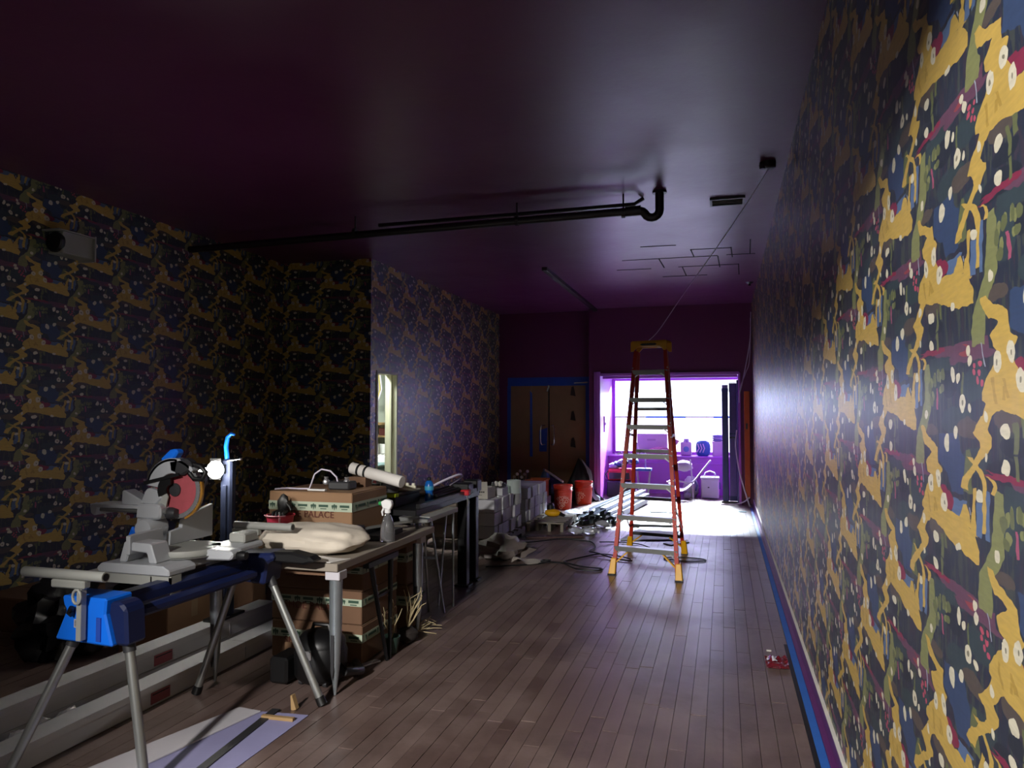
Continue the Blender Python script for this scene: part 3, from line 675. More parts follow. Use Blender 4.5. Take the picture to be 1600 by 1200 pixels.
# ------------------------------------------------------------------ stepladder
LAD = thing('stepladder', 'tall red-orange fibreglass stepladder standing open in the aisle', 'ladder', (-0.76, 7.85, 0))
A = {'fl': Vector((-1.07, 7.27, 0)), 'fr': Vector((-0.42, 7.14, 0)), 'rr': Vector((-0.44, 8.52, 0)), 'rl': Vector((-1.07, 8.66, 0))}
TOPZ = 2.22
T_ = {'fl': Vector((-0.885, 7.72, TOPZ)), 'fr': Vector((-0.555, 7.65, TOPZ)), 'rr': Vector((-0.56, 7.80, TOPZ)), 'rl': Vector((-0.88, 7.87, TOPZ))}
for k2 in ('fl', 'fr', 'rr', 'rl'):
    a, b2 = A[k2], T_[k2]; dz = (b2 - a).normalized()
    s = 1 if k2[1] == 'r' else -1
    # C-channel rail: web plus two flanges
    mb = MB().bar(a + dz * 0.06, b2, 0.012, 0.075 if k2[0] == 'f' else 0.06, up=(0, 1, 0))
    off = Vector((-s * 0.014, 0, 0))
    hw = 0.034 if k2[0] == 'f' else 0.027
    mb.bar(a + dz * 0.06 + off + Vector((0, hw, 0)), b2 + off + Vector((0, hw, 0)), 0.034, 0.007, up=(0, 1, 0))
    mb.bar(a + dz * 0.06 + off - Vector((0, hw, 0)), b2 + off - Vector((0, hw, 0)), 0.034, 0.007, up=(0, 1, 0))
    r_ = build('front_rail' if k2[0] == 'f' else 'rear_rail', mb, FIBER, LAD)
    ft = MB().prism([(-0.035, 0), (0.035, 0), (0.028, 0.16), (-0.022, 0.16)], 'y', -0.045, 0.045)
    ft.v = [Vector(p) + a + dz * 0.0 for p in ft.v]
    ft.v = [Vector((p[0] + (p[2]) * dz.x / dz.z, p[1] + p[2] * dz.y / dz.z, p[2])) for p in ft.v]
    ft2 = build('foot', ft, YELLOW, LAD, bevel=0.006)
    build('foot_pad', MB().box(a.x - 0.038, a.x + 0.038, a.y - 0.048, a.y + 0.048, 0, 0.014), BLACK, ft2)
for i, z in enumerate((0.27, 0.565, 0.875, 1.165, 1.455, 1.73, 2.015)):
    t_ = z / TOPZ
    l = A['fl'].lerp(T_['fl'], t_); r = A['fr'].lerp(T_['fr'], t_)
    mb = MB().bar(l, r, 0.085, 0.006).bar(l + Vector((0, -0.04, -0.02)), r + Vector((0, -0.04, -0.02)), 0.005, 0.045).bar(l + Vector((0, 0.04, -0.02)), r + Vector((0, 0.04, -0.02)), 0.005, 0.045)
    st = build('step', mb, ALU, LAD)
    for q, e in ((l, 1), (r, -1)):
        build('step_brace', MB().bar(q + Vector((0.015 * e, -0.045, -0.075)), q + Vector((0.07 * e, -0.045, -0.03)), 0.004, 0.012), ALU, st)
for i, z in enumerate((0.20, 0.62, 1.16, 1.62)):
    t_ = z / TOPZ; l = A['rl'].lerp(T_['rl'], t_); r = A['rr'].lerp(T_['rr'], t_)
    build('rear_bar', MB().bar(l, r, 0.03, 0.035), ALU if i else DKGREY, LAD)
for k2, e in (('fl', 1), ('fr', -1)):
    a = A[k2].lerp(T_[k2], 0.05); q = A[k2].lerp(T_[k2], 0.12); inn = Vector((0.13 * e, 0.03, 0))
    build('knee_brace', MB().bar(a + Vector((0.02 * e, 0, 0)), q + inn * 1.25 + Vector((0, 0, -0.02)), 0.012, 0.05, up=(0, 1, 0)), YELLOW, LAD)
for k2, e in (('rl', 1), ('rr', -1)):
    a = A[k2].lerp(T_[k2], 0.03); q = A[k2].lerp(T_[k2], 0.085)
    build('knee_brace', MB().bar(a, q + Vector((0.15 * e, 0, 0)), 0.012, 0.05, up=(0, 1, 0)), YELLOW, LAD)
for a, b2 in (('fl', 'rl'), ('fr', 'rr')):
    p0 = A[a].lerp(T_[a], 0.60); p1 = A[b2].lerp(T_[b2], 0.60); md = (p0 + p1) / 2 + Vector((0, 0, 0.02))
    build('spreader', MB().bar(p0, md, 0.006, 0.025).bar(md, p1, 0.006, 0.025), ALU, LAD)
    p0 = A[a].lerp(T_[a], 0.30); p1 = A[b2].lerp(T_[b2], 0.12)
    build('side_brace', MB().bar(p0, p1, 0.006, 0.02), ALU, LAD)
    mb = MB()
    for i in range(14):
        q = A[a].lerp(T_[a], 0.1 + i * 0.063); mb.lathe((q.x, q.y - 0.043, q.z), [(0.006, -0.004), (0.006, 0.003)], 6, 'y')
    rv = build('rivet', mb, ALU, LAD); rv['kind'] = 'stuff'
# yellow top cap with arched underside and a handle slot
cx, cy = -0.72, 7.76
m4 = Matrix.Translation((cx, cy, 0)) @ Matrix.Rotation(-0.2, 4, 'Z')
outer = [(-0.19, 2.215), (-0.19, 2.31), (-0.175, 2.325), (0.175, 2.325), (0.19, 2.31), (0.19, 2.215), (0.165, 2.215), (0.12, 2.262), (-0.12, 2.262), (-0.165, 2.215)]
mb = MB().prism(outer, 'y', -0.10, -0.085).prism(outer, 'y', 0.085, 0.10).box(-0.18, 0.18, -0.10, 0.10, 2.305, 2.325)
mb.v = [m4 @ Vector(p) for p in mb.v]
cp = build('top_cap', mb, YELLOW, LAD)
mb = MB().prism([(-0.09, 2.285), (-0.07, 2.275), (0.07, 2.275), (0.09, 2.285), (0.07, 2.297), (-0.07, 2.297)], 'y', -0.104, -0.099)
mb.v = [m4 @ Vector(p) for p in mb.v]
build('cap_slot', mb, BLACK, cp)

# ------------------------------------------------------------------ mitre saw stand
S = thing('saw_stand', 'folding blue saw stand with grey tube legs in the left foreground', 'saw stand', (-2.6, 3.1, 0))
# near bracket: flared blue housing
poly = [(-2.78, 0.785), (-2.77, 0.745), (-2.755, 0.725), (-2.815, 0.595), (-2.505, 0.585), (-2.545, 0.72), (-2.54, 0.785)]
nb = build('leg_bracket', MB().prism(poly, 'y', 2.57, 2.72), BLUE, S, bevel=0.008)
build('end_cap', MB().prism([(-2.54, 0.77), (-2.545, 0.72), (-2.505, 0.588), (-2.44, 0.588), (-2.45, 0.74), (-2.48, 0.77)], 'y', 2.585, 2.70), DKBLUE, nb, bevel=0.012)
build('label_plate', MB().box(-2.705, -2.665, 2.566, 2.569, 0.655, 0.69), PALE, nb)
mb = MB()
for i in range(4): mb.box(-2.70, -2.684, 2.564, 2.567, 0.661 + i * 0.007, 0.664 + i * 0.007)
mb.prism([(-2.682, 0.665), (-2.668, 0.66), (-2.672, 0.685)], 'y', 2.564, 2.567)
pr = build('label_print', mb, INKDK, nb); pr['kind'] = 'stuff'
build('slot', MB().box(-2.585, -2.562, 2.564, 2.571, 0.605, 0.705), NAVYTAPE, nb)
build('lock_lever', MB().tube([(-2.70, 2.55, 0.745), (-2.715, 2.55, 0.72), (-2.70, 2.55, 0.715)], 0.012, 8), BLACK, nb, smooth=True)
# far bracket
fbk = build('leg_bracket', MB().prism([(-2.72, 0.80), (-2.73, 0.77), (-2.67, 0.755), (-2.66, 0.66), (-2.42, 0.64), (-2.40, 0.76), (-2.36, 0.78), (-2.38, 0.815)], 'y', 3.52, 3.68), DKBLUE, S, bevel=0.012)
build('end_cap', MB().blob((-2.705, 3.53, 0.785), (0.05, 0.035, 0.03), 12, 8), BLUE, fbk, smooth=True)
build('clamp_arm', MB().prism([(-2.40, 0.815), (-2.28, 0.82), (-2.17, 0.80), (-2.13, 0.775), (-2.20, 0.755), (-2.40, 0.76)], 'y', 3.55, 3.65), BLACK, fbk, bevel=0.012)
# beam between the brackets
build('beam', MB().bar((-2.62, 2.60, 0.735), (-2.56, 3.64, 0.745), 0.10, 0.075), DKBLUE, S, bevel=0.02)
build('tray', MB().bar((-2.50, 2.72, 0.70), (-2.46, 3.5, 0.71), 0.05, 0.05), DKBLUE, S, bevel=0.015)
def leg(p0, p1, twist=None):
    l = build('leg', MB().tube([p0, p1], 0.021, 12), ALU, S, smooth=True)
    d = (Vector(p1) - Vector(p0)).normalized()
    build('collar', MB().tube([Vector(p0), Vector(p0) + d * 0.05], 0.026, 12), DKGREY, l, smooth=True)
    build('foot', MB().tube([Vector(p1) - d * 0.045, Vector(p1)], [0.025, 0.027], 12), BLACK, l, smooth=True)
leg((-2.765, 2.64, 0.60), (-2.935, 2.44, 0.004)); leg((-2.485, 2.64, 0.60), (-2.345, 2.60, 0.004))
leg((-2.655, 3.60, 0.67), (-2.87, 3.55, 0.004)); leg((-2.435, 3.60, 0.665), (-2.10, 3.60, 0.004))
# roller supports
def roller(x0, x1, y, z, postx, zb):
    r = build('roller', MB().tube([(x0, y, z), (x1, y, z)], 0.022, 14), LTGREY, S, smooth=True)
    build('bore', MB().lathe((x1, y, z), [(0.016, 0), (0.016, 0.002)], 12, 'x'), BLACK, r)
    build('cradle', MB().box(postx - 0.15, postx + 0.03, y - 0.02, y + 0.02, z - 0.055, z - 0.02), LTGREY, S, bevel=0.006)
    build('post', MB().box(postx - 0.013, postx + 0.013, y - 0.016, y + 0.016, zb, z - 0.05), CREAM if False else LTGREY, S, bevel=0.003)
    build('lock_ring', MB().tube([(postx + 0.022 * math.cos(a), y - 0.025, z - 0.085 + 0.03 * math.sin(a)) for a in [2 * PI * q / 10 for q in range(10)]], 0.006, 6, closed=True), LTGREY, S, smooth=True)
roller(-2.96, -2.52, 2.545, 0.885, -2.645, 0.61)
roller(-2.80, -2.41, 3.78, 0.915, -2.66, 0.76)
# mounting brackets (open channels across the beam)
def channel(x0, x1, y, z, sub=S):
    mb = MB().box(x0, x1, y - 0.035, y + 0.035, z + 0.022, z + 0.028).box(x0, x1, y - 0.035, y - 0.029, z - 0.02, z + 0.022)
    mb.box(x1 - 0.12, x1 - 0.112, y - 0.035, y + 0.035, z - 0.055, z + 0.022).box(x1 - 0.12, x1, y - 0.035, y + 0.035, z - 0.061, z - 0.053).box(x1 - 0.014, x1, y - 0.035, y + 0.035, z - 0.055, z + 0.022)
    build('mounting_bracket', mb, LTGREY, sub)
channel(-3.05, -2.55, 3.0, 0.768); channel(-2.98, -2.57, 3.5, 0.765)

# ------------------------------------------------------------------ mitre saw (fence runs along Y, blade across it)
W_ = thing('mitre_saw', 'big grey sliding mitre saw with a red blade raised above its fence', 'mitre saw', (-2.78, 3.25, 0.80))
build('base', MB().prism([(-2.97, 0.797), (-2.55, 0.797), (-2.55, 0.825), (-2.59, 0.845), (-2.95, 0.845), (-2.98, 0.82)], 'y', 2.95, 3.14).prism([(-2.97, 0.80), (-2.58, 0.80), (-2.60, 0.86), (-2.95, 0.86)], 'y', 3.14, 3.54), GREY, W_, bevel=0.006)
build('carrying_handle', MB().prism([(-2.88, 0.845), (-2.85, 0.945), (-2.69, 0.94), (-2.655, 0.845), (-2.70, 0.845), (-2.715, 0.895), (-2.815, 0.90), (-2.835, 0.845)], 'y', 2.985, 3.10), GREY, W_, bevel=0.006)
build('wing', MB().prism([(-2.60, 0.845), (-2.44, 0.85), (-2.44, 0.875), (-2.47, 0.885), (-2.62, 0.885)], 'y', 3.30, 3.54), GREY, W_, bevel=0.006)
build('wing_block', MB().box(-2.56, -2.46, 3.40, 3.52, 0.885, 0.935), LTGREY, W_, bevel=0.008)
tt = build('turntable', MB().lathe((-2.70, 3.25, 0.855), [(0.17, 0), (0.175, 0.01), (0.17, 0.03)], 32), LTGREY, W_, smooth=True)
build('mitre_arm', MB().prism([(-2.56, 0.83), (-2.40, 0.835), (-2.38, 0.86), (-2.40, 0.885), (-2.56, 0.885)], 'y', 3.20, 3.29), GREY, tt, bevel=0.008)
build('mitre_knob', MB().lathe((-2.385, 3.245, 0.855), [(0.02, 0), (0.026, 0.02), (0.02, 0.05)], 12, 'x'), BLACK, tt, smooth=True)
build('mitre_scale', MB().lathe((-2.70, 3.25, 0.848), [(0.182, 0), (0.184, 0.006)], 32), ALU, W_)
build('fence', MB().prism([(2.97, 0.885), (2.97, 0.975), (3.00, 0.98), (3.19, 0.985), (3.20, 0.93), (3.215, 0.885)], 'x', -2.825, -2.80), GREY, W_, bevel=0.003)
build('fence', MB().prism([(3.24, 0.885), (3.245, 0.955), (3.33, 0.965), (3.34, 1.005), (3.46, 1.04), (3.58, 1.065), (3.58, 0.885)], 'x', -2.825, -2.80), GREY, W_, bevel=0.003)
build('pivot_post', MB().prism([(-2.99, 0.84), (-2.85, 0.84), (-2.865, 0.95), (-2.88, 1.04), (-2.97, 1.04), (-2.985, 0.96)], 'y', 3.19, 3.31), GREY, W_, bevel=0.012)
build('bevel_knob', MB().prism([(-3.04, 0.92), (-3.0, 0.90), (-2.99, 0.96), (-3.01, 0.985)], 'y', 3.2, 3.28), BLUE, W_, bevel=0.008)
build('pivot_hub', MB().lathe((-2.90, 3.16, 0.975), [(0.05, 0), (0.058, 0.02), (0.058, 0.12)], 18, 'y'), GREY, W_, smooth=True)
for dy in (-0.04, 0.04):
    build('slide_rail', MB().tube([(-3.24, 3.25 + dy, 1.065), (-2.79, 3.25 + dy, 1.065)], 0.014, 12), ALU, W_, smooth=True)
build('rail_cap', MB().prism([(-3.26, 1.045), (-3.235, 1.03), (-3.22, 1.045), (-3.21, 1.085), (-3.27, 1.095)], 'y', 3.18, 3.32), GREY, W_, bevel=0.006)
build('rail_guard', MB().prism([(-3.27, 1.075), (-3.25, 1.095), (-2.95, 1.095), (-2.95, 1.075)], 'y', 3.18, 3.32), GREY, W_, bevel=0.004)
build('slide_block', MB().prism([(-2.97, 1.025), (-2.82, 1.025), (-2.81, 1.045), (-2.81, 1.09), (-2.83, 1.105), (-2.96, 1.105)], 'y', 3.18, 3.32), GREY, W_, bevel=0.01)
build('slide_lock', MB().lathe((-2.80, 3.23, 1.055), [(0.03, 0), (0.032, 0.02), (0.024, 0.05)], 12, 'x'), DKGREY, W_, smooth=True)
build('dust_fin', MB().prism([(-3.09, 1.09), (-3.085, 1.165), (-3.07, 1.17), (-2.95, 1.115), (-2.95, 1.09)], 'y', 3.21, 3.29), GREY, W_, bevel=0.006)
build('head_arm', MB().prism([(-2.975, 1.10), (-2.94, 1.175), (-2.915, 1.185), (-2.86, 1.17), (-2.83, 1.13), (-2.88, 1.09)], 'y', 3.215, 3.285), GREY, W_, bevel=0.008)
build('arm_plate', MB().prism([(-2.90, 1.12), (-2.855, 1.205), (-2.835, 1.21), (-2.80, 1.14), (-2.815, 1.075), (-2.84, 1.075)], 'y', 3.222, 3.232), LTGREY, W_, bevel=0.002)
# blade, hub, guards: centre of the saw head
bx, by, bz = -2.775, 3.25, 1.175
teeth = []
for i in range(72):
    a = 2 * PI * i / 72; teeth += [(bx + 0.153 * math.cos(a), bz + 0.153 * math.sin(a)), (bx + 0.147 * math.cos(a + 0.05), bz + 0.147 * math.sin(a + 0.05))]
bl = build('blade', MB().prism(teeth, 'y', by - 0.0015, by + 0.0015), CHROME, W_)
build('red_face', MB().lathe((bx, by - 0.0030, bz), [(0.128, 0), (0.128, 0.0008)], 40, 'y'), BLADERED, bl)
build('washer', MB().lathe((bx, by - 0.012, bz), [(0.012, 0), (0.034, 0.002), (0.036, 0.01)], 18, 'y'), DKGREY, bl, smooth=True)
def sector(r0, r1, a0, a1, n=14):
    P = [(bx + r1 * math.cos(a0 + (a1 - a0) * i / n), bz + r1 * math.sin(a0 + (a1 - a0) * i / n)) for i in range(n + 1)]
    return P + [(bx + r0 * math.cos(a1 + (a0 - a1) * i / n), bz + r0 * math.sin(a1 + (a0 - a1) * i / n)) for i in range(n + 1)]
R_ = math.radians
build('upper_guard', MB().prism(sector(0.088, 0.168, R_(78), R_(172)), 'y', by - 0.03, by - 0.012).prism(sector(0.150, 0.168, R_(40), R_(172)), 'y', by - 0.03, by + 0.03), GREY, W_, bevel=0.003)
build('guard_plate', MB().prism(sector(0.03, 0.085, R_(95), R_(205)), 'y', by - 0.036, by - 0.030), BLACK, W_)
build('guard_link', MB().bar((bx - 0.17, by - 0.038, bz + 0.035), (bx + 0.05, by - 0.038, bz + 0.085), 0.006, 0.016), BLACK, W_)
build('lower_guard', MB().prism(sector(0.150, 0.162, R_(-70), R_(20)), 'y', by + 0.004, by + 0.02), mat('amber_guard', 'c08a3a', 0.2, trans=0.5), W_)
build('motor', MB().lathe((bx - 0.02, by + 0.03, bz + 0.03), [(0.05, 0), (0.06, 0.01), (0.06, 0.13), (0.05, 0.15)], 20, 'y'), GREY, W_, smooth=True)
build('motor_cap', MB().lathe((bx - 0.02, by + 0.18, bz + 0.03), [(0.055, 0), (0.05, 0.03), (0.03, 0.04)], 20, 'y'), DKGREY, W_, smooth=True)
build('guard_flash', MB().prism([(-2.86, 1.335), (-2.80, 1.385), (-2.765, 1.392), (-2.745, 1.375), (-2.77, 1.34), (-2.83, 1.315)], 'y', by - 0.025, by + 0.03), BLUE, W_, bevel=0.008)
build('handle_body', MB().prism([(-2.80, 1.33), (-2.70, 1.345), (-2.66, 1.32), (-2.66, 1.285), (-2.72, 1.25), (-2.79, 1.27)], 'y', by - 0.03, by + 0.03), DKGREY, W_, bevel=0.01)
build('grip', MB().tube([(-2.67, by, 1.31), (-2.62, by, 1.30), (-2.59, by, 1.27), (-2.61, by, 1.235), (-2.66, by, 1.235), (-2.69, by, 1.265)], 0.014, 10), BLACK, W_, smooth=True)

# ------------------------------------------------------------------ work light on a blue column
L = thing('work_light', 'lit work light on a tall dark blue column behind the saw', 'work light', (-3.20, 4.24, 0.2185))
DB = mat('column_blue', '081632', 0.7)
lx, ly, lz = -3.215, 4.12, 1.206
cx0, cy0 = -3.20, 4.24
build('column', MB().box(cx0 - 0.045, cx0 + 0.045, cy0 - 0.03, cy0 + 0.03, 0.235, 1.27), DB, L, bevel=0.012)
build('column_rib', MB().box(cx0 - 0.015, cx0 + 0.015, cy0 - 0.042, cy0 - 0.03, 0.35, 1.10), DB, L, bevel=0.004)
build('base_plate', MB().box(cx0 - 0.075, cx0 + 0.045, cy0 - 0.14, cy0 + 0.14, 0.2185, 0.237), BLACK, L, bevel=0.004)
build('carry_hook', MB().tube([(cx0 - 0.01, cy0, 1.26), (cx0 - 0.02, cy0, 1.35), (cx0 - 0.01, cy0, 1.415), (cx0 + 0.02, cy0, 1.44), (cx0 + 0.045, cy0, 1.432)], [0.017, 0.016, 0.014, 0.012, 0.008], 10), BLUE, L, smooth=True)
build('lamp_yoke', MB().box(lx - 0.02, lx + 0.02, ly + 0.055, cy0 - 0.03, lz - 0.03, lz + 0.03), BLACK, L)
build('lamp_shield', MB().box(lx - 0.085, lx + 0.0, ly + 0.06, ly + 0.068, lz - 0.07, lz + 0.07), BLACK, L)  # plate added behind the lens to keep lamp light off the left wall
build('tilt_pin', MB().tube([(lx + 0.04, ly + 0.075, lz + 0.055), (lx + 0.14, ly + 0.075, lz + 0.068)], 0.004, 6).blob((lx + 0.14, ly + 0.075, lz + 0.068), (0.009, 0.009, 0.009), 8, 6), CHROME, L, smooth=True)
BULB = emit_mat('lamp_lens_glare', 'fffbf0', LAMP_STRENGTH)
build('lamp_lens_glare', MB().blob((lx + 0.005, ly, lz), (0.060, 0.035, 0.058), 16, 10).blob((lx - 0.085, ly - 0.005, lz - 0.008), (0.04, 0.02, 0.022), 10, 6), BULB, L, smooth=True)  # lens swollen to the size of its glare; small blob is the glare's left streak

# ------------------------------------------------------------------ worktable with tapered steel legs
TZ = 0.74
T = thing('worktable', 'grey-topped worktable on tapered silver steel legs', 'table', (-2.55, 4.35, 0))
build('tabletop', MB().box(-3.02, -2.07, 3.69, 5.12, TZ - 0.045, TZ), DESK, T, bevel=0.004)
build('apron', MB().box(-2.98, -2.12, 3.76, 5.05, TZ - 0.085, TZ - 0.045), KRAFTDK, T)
def steel_leg(x, y):
    pts = [(x, y, TZ - 0.06), (x, y, 0.40), (x, y, 0.16), (x, y, 0.0)]
    l = build('leg', MB().tube(pts, [0.037, 0.036, 0.026, 0.007], 14), STEEL, T, smooth=True)
    build('leg_plate', MB().box(x - 0.045, x + 0.045, y - 0.045, y + 0.045, TZ - 0.095, TZ - 0.046), PALE, l, bevel=0.004)
    build('groove', MB().prism([(x - 0.010, 0.34), (x + 0.010, 0.34), (x + 0.009, 0.14), (x, 0.09), (x - 0.009, 0.14)], 'y', y - 0.037, y - 0.030), DKGREY, l)
for x, y in ((-2.11, 3.75), (-2.13, 4.95), (-2.90, 3.75), (-2.90, 4.95)): steel_leg(x, y)
# dark trestle under the right edge
R2 = thing('trestle', 'dark slim trestle leg standing at the right edge of the grey worktable', 'trestle', (-2.12, 4.3, 0))
build('leg', MB().tube([(-2.13, 4.22, 0.62), (-2.085, 4.36, 0.0)], [0.018, 0.010], 8), BLKSTEEL, R2, smooth=True)
build('leg', MB().tube([(-2.13, 4.50, 0.62), (-2.085, 4.40, 0.0)], [0.018, 0.010], 8), BLKSTEEL, R2, smooth=True)
build('head', MB().box(-2.15, -2.11, 4.15, 4.58, 0.62, 0.6535), BLKSTEEL, R2)
build('brace', MB().bar((-2.115, 4.27, 0.42), (-2.115, 4.46, 0.42), 0.01, 0.02), BLKSTEEL, R2)

# ------------------------------------------------------------------ printed shoe cartons
def shoe_carton(label, x0, x1, y0, y1, z0, z1, group=None, words=True, kraft=KRAFT):
    c = thing('shoe_carton', label, 'carton', ((x0 + x1) / 2, (y0 + y1) / 2, z0), group)
    h = z1 - z0
    build('body', MB().box(x0, x1, y0, y1, z0, z1), kraft, c, bevel=0.006)
    build('top_flap', MB().box(x0 + 0.004, x1 - 0.004, y0 + 0.004, (y0 + y1) / 2 - 0.003, z1, z1 + 0.004), kraft, c)
    build('top_flap', MB().box(x0 + 0.004, x1 - 0.004, (y0 + y1) / 2 + 0.003, y1 - 0.004, z1, z1 + 0.004), kraft, c)
    a, b = z0 + h * 0.56, z0 + h * 0.78
    tp = build('printed_tape', MB().box(x0 - 0.002, x1 + 0.002, y0 - 0.002, y0 + 0.01, a, b).box(x1 - 0.01, x1 + 0.002, y0, y1, a, b), TAPEWHITE, c)
    mb = MB(); n = 4; wd = (x1 - x0) / n
    for i in range(n):
        xx = x0 + wd * (i + 0.18); zz = (a + b) / 2
        for dx, s in ((0, 1), (-0.014, 0.7), (0.014, 0.7)):
            mb.prism([(xx + dx, zz - 0.022 * s), (xx + dx + 0.008, zz + 0.012 * s), (xx + dx, zz + 0.022 * s), (xx + dx - 0.008, zz + 0.012 * s)], 'y', y0 - 0.0045, y0 - 0.0025)
        mb.box(xx + wd * 0.26, xx + wd * 0.70, y0 - 0.0045, y0 - 0.0025, zz - 0.002, zz + 0.014)
        mb.box(xx + wd * 0.34, xx + wd * 0.62, y0 - 0.0045, y0 - 0.0025, zz - 0.016, zz - 0.011)
    for i in range(3):
        yy = y0 + (y1 - y0) * (0.15 + 0.32 * i)
        mb.box(x1 + 0.0025, x1 + 0.0045, yy, yy + 0.11, (a + b) / 2 - 0.003, (a + b) / 2 + 0.013)
        mb.prism([(yy - 0.03, (a + b) / 2 - 0.02), (yy - 0.02, (a + b) / 2 + 0.015), (yy - 0.04, (a + b) / 2 + 0.015)], 'x', x1 + 0.0025, x1 + 0.0045)
    pr = build('tape_print', mb, TAPEGREEN, tp); pr['kind'] = 'stuff'
    if words:
        M = Matrix.Translation(((x0 + x1) / 2 - 0.02, y0 - 0.004, z0 + h * 0.475)) @ Matrix.Rotation(PI / 2, 4, 'X')
        text_mesh('lettering', 'SHOE PALACE', 0.064, INK, c, M, spacing=1.05)
    return c
shoe_carton('large brown shoe carton with taped front sitting on the grey worktable', -3.10, -2.45, 4.56, 5.10, TZ, TZ + 0.285)
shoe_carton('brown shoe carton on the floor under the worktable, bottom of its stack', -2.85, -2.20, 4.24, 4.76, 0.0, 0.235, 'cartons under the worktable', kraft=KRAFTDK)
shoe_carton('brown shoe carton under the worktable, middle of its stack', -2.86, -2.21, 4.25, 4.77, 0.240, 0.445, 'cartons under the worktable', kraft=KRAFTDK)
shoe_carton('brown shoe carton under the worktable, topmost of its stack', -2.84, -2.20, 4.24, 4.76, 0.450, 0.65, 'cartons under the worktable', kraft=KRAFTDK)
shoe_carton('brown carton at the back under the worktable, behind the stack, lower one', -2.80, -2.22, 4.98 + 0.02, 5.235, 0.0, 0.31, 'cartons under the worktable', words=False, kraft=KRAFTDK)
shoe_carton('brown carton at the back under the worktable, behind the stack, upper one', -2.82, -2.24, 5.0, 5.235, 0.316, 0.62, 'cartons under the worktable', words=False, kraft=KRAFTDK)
def plain_carton(name, label, x0, x1, y0, y1, z0, z1, m=KRAFT, tape=True, group=None, rz=0.0, tapem=None):
    c = thing(name, label, 'carton', ((x0 + x1) / 2, (y0 + y1) / 2, z0), group)
    build('body', MB().box(x0, x1, y0, y1, z0, z1), m, c, bevel=0.005)
    ym = (y0 + y1) / 2
    build('top_flap', MB().box(x0 + 0.003, x1 - 0.003, y0 + 0.003, ym - 0.003, z1, z1 + 0.004), m, c)
    build('top_flap', MB().box(x0 + 0.003, x1 - 0.003, ym + 0.003, y1 - 0.003, z1, z1 + 0.004), m, c)
    if tape:
        build('parcel_tape', MB().box(x0 - 0.001, x1 + 0.001, ym - 0.03, ym + 0.03, z1 + 0.004, z1 + 0.006).box(x1 - 0.002, x1 + 0.0015, ym - 0.03, ym + 0.03, z1 - 0.12, z1 + 0.006), tapem or CLEARTAPE, c)
    c.rotation_euler = (0, 0, rz)
    return c
CLEARTAPE = mat('glossy_tape', 'a08a70', 0.12, var=0.05)
plain_carton('shipping_carton', 'plain brown taped carton on the floor beneath the mitre saw', -3.80, -3.42, 3.95, 4.45, 0.0, 0.345, KRAFT)
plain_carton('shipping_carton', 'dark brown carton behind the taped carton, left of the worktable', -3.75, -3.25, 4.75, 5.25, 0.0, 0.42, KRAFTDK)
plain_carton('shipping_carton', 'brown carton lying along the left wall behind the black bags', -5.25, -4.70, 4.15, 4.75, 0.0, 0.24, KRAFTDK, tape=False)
o = thing('cable_coil', 'loose coil of black cable on top of the dark brown carton', 'cable', (-3.40, 4.9, 0.43))
build('coil', MB().tube([(-3.40 + (0.10 + 0.012 * q % 3 * 0.01) * math.cos(q * 0.5), 4.9 + 0.10 * math.sin(q * 0.5) , 0.436 + 0.002 * (q % 5)) for q in range(38)], 0.006, 6), CABLE, o, smooth=True)
build('tail', MB().tube([(-3.30, 4.9, 0.436), (-3.24, 4.8, 0.44), (-3.235, 4.742, 0.40), (-3.24, 4.738, 0.25)], 0.006, 6), CABLE, o, smooth=True)

# ------------------------------------------------------------------ on the worktable
sk = MB().blob((-2.42, 4.03, TZ + 0.075), (0.33, 0.225, 0.085), 44, 24, 0.13, 2.3, 3.0, flat=TZ + 0.002, power=0.8)
s_ = thing('sack', 'plump off-white cloth sack lying on the front of the worktable', 'sack', (-2.42, 4.03, TZ))
build('body', sk, CANVAS, s_, smooth=True)
build('seam', MB().tube([(-2.125 + 0.006 * math.sin(q * 1.3), 3.94 + 0.035 * q, TZ + 0.075 + 0.006 * math.sin(q * 0.7)) for q in range(6)], 0.004, 6), CANVAS, s_, smooth=True)
o = build('paper_sheet', MB().sheet(lambda u, v: (-2.42 + 0.30 * u + 0.05 * v, 3.70 + 0.14 * v, TZ + 0.006 + 0.004 * math.sin(u * 6) * v), 8, 4, 0.003), PAPER, bevel=0)
tag(o, 'pale sheet of paper on the front edge of the worktable under the sack', 'paper')
o = build('board_offcut', MB().box(-3.0, -2.76, 3.80, 4.25, TZ + 0.001, TZ + 0.03), KRAFT, bevel=0.003)
tag(o, 'brown card offcut flat on the worktable left of the sack', 'cardboard')
for i, (x0, x1, y, z) in enumerate(((-2.80, -2.46, 4.46, 0.012), (-2.66, -2.38, 4.41, 0.012))):
    o = build('wood_strip', MB().bar((x0, y, TZ + z), (x1, y + 0.01, TZ + z), 0.035, 0.02), PALE, bevel=0.002)
    tag(o, ('longer' if i == 0 else 'shorter, nearer') + ' pale wood strip lying before the large shoe carton', 'strip', 'pale strips on the worktable')
tb = thing('pink_tub', 'red-pink plastic tub in front of the large shoe carton', 'tub', (-2.93, 4.44, TZ))
zt = TZ + 0.03
build('base_board', MB().box(-3.02, -2.84, 4.36, 4.53, TZ + 0.0005, TZ + 0.03), KRAFTDK, tb)
build('tub', MB().lathe((-2.93, 4.44, zt), [(0.002, 0.0), (0.078, 0.0), (0.09, 0.10), (0.098, 0.105), (0.098, 0.115), (0.088, 0.112), (0.072, 0.012), (0.002, 0.012)], 22), PINK, tb, smooth=True)
build('drip', MB().bar((-2.875, 4.352, zt + 0.105), (-2.885, 4.357, zt + 0.02), 0.012, 0.004), mat('pink_drip', 'd89aa6', 0.5), tb)
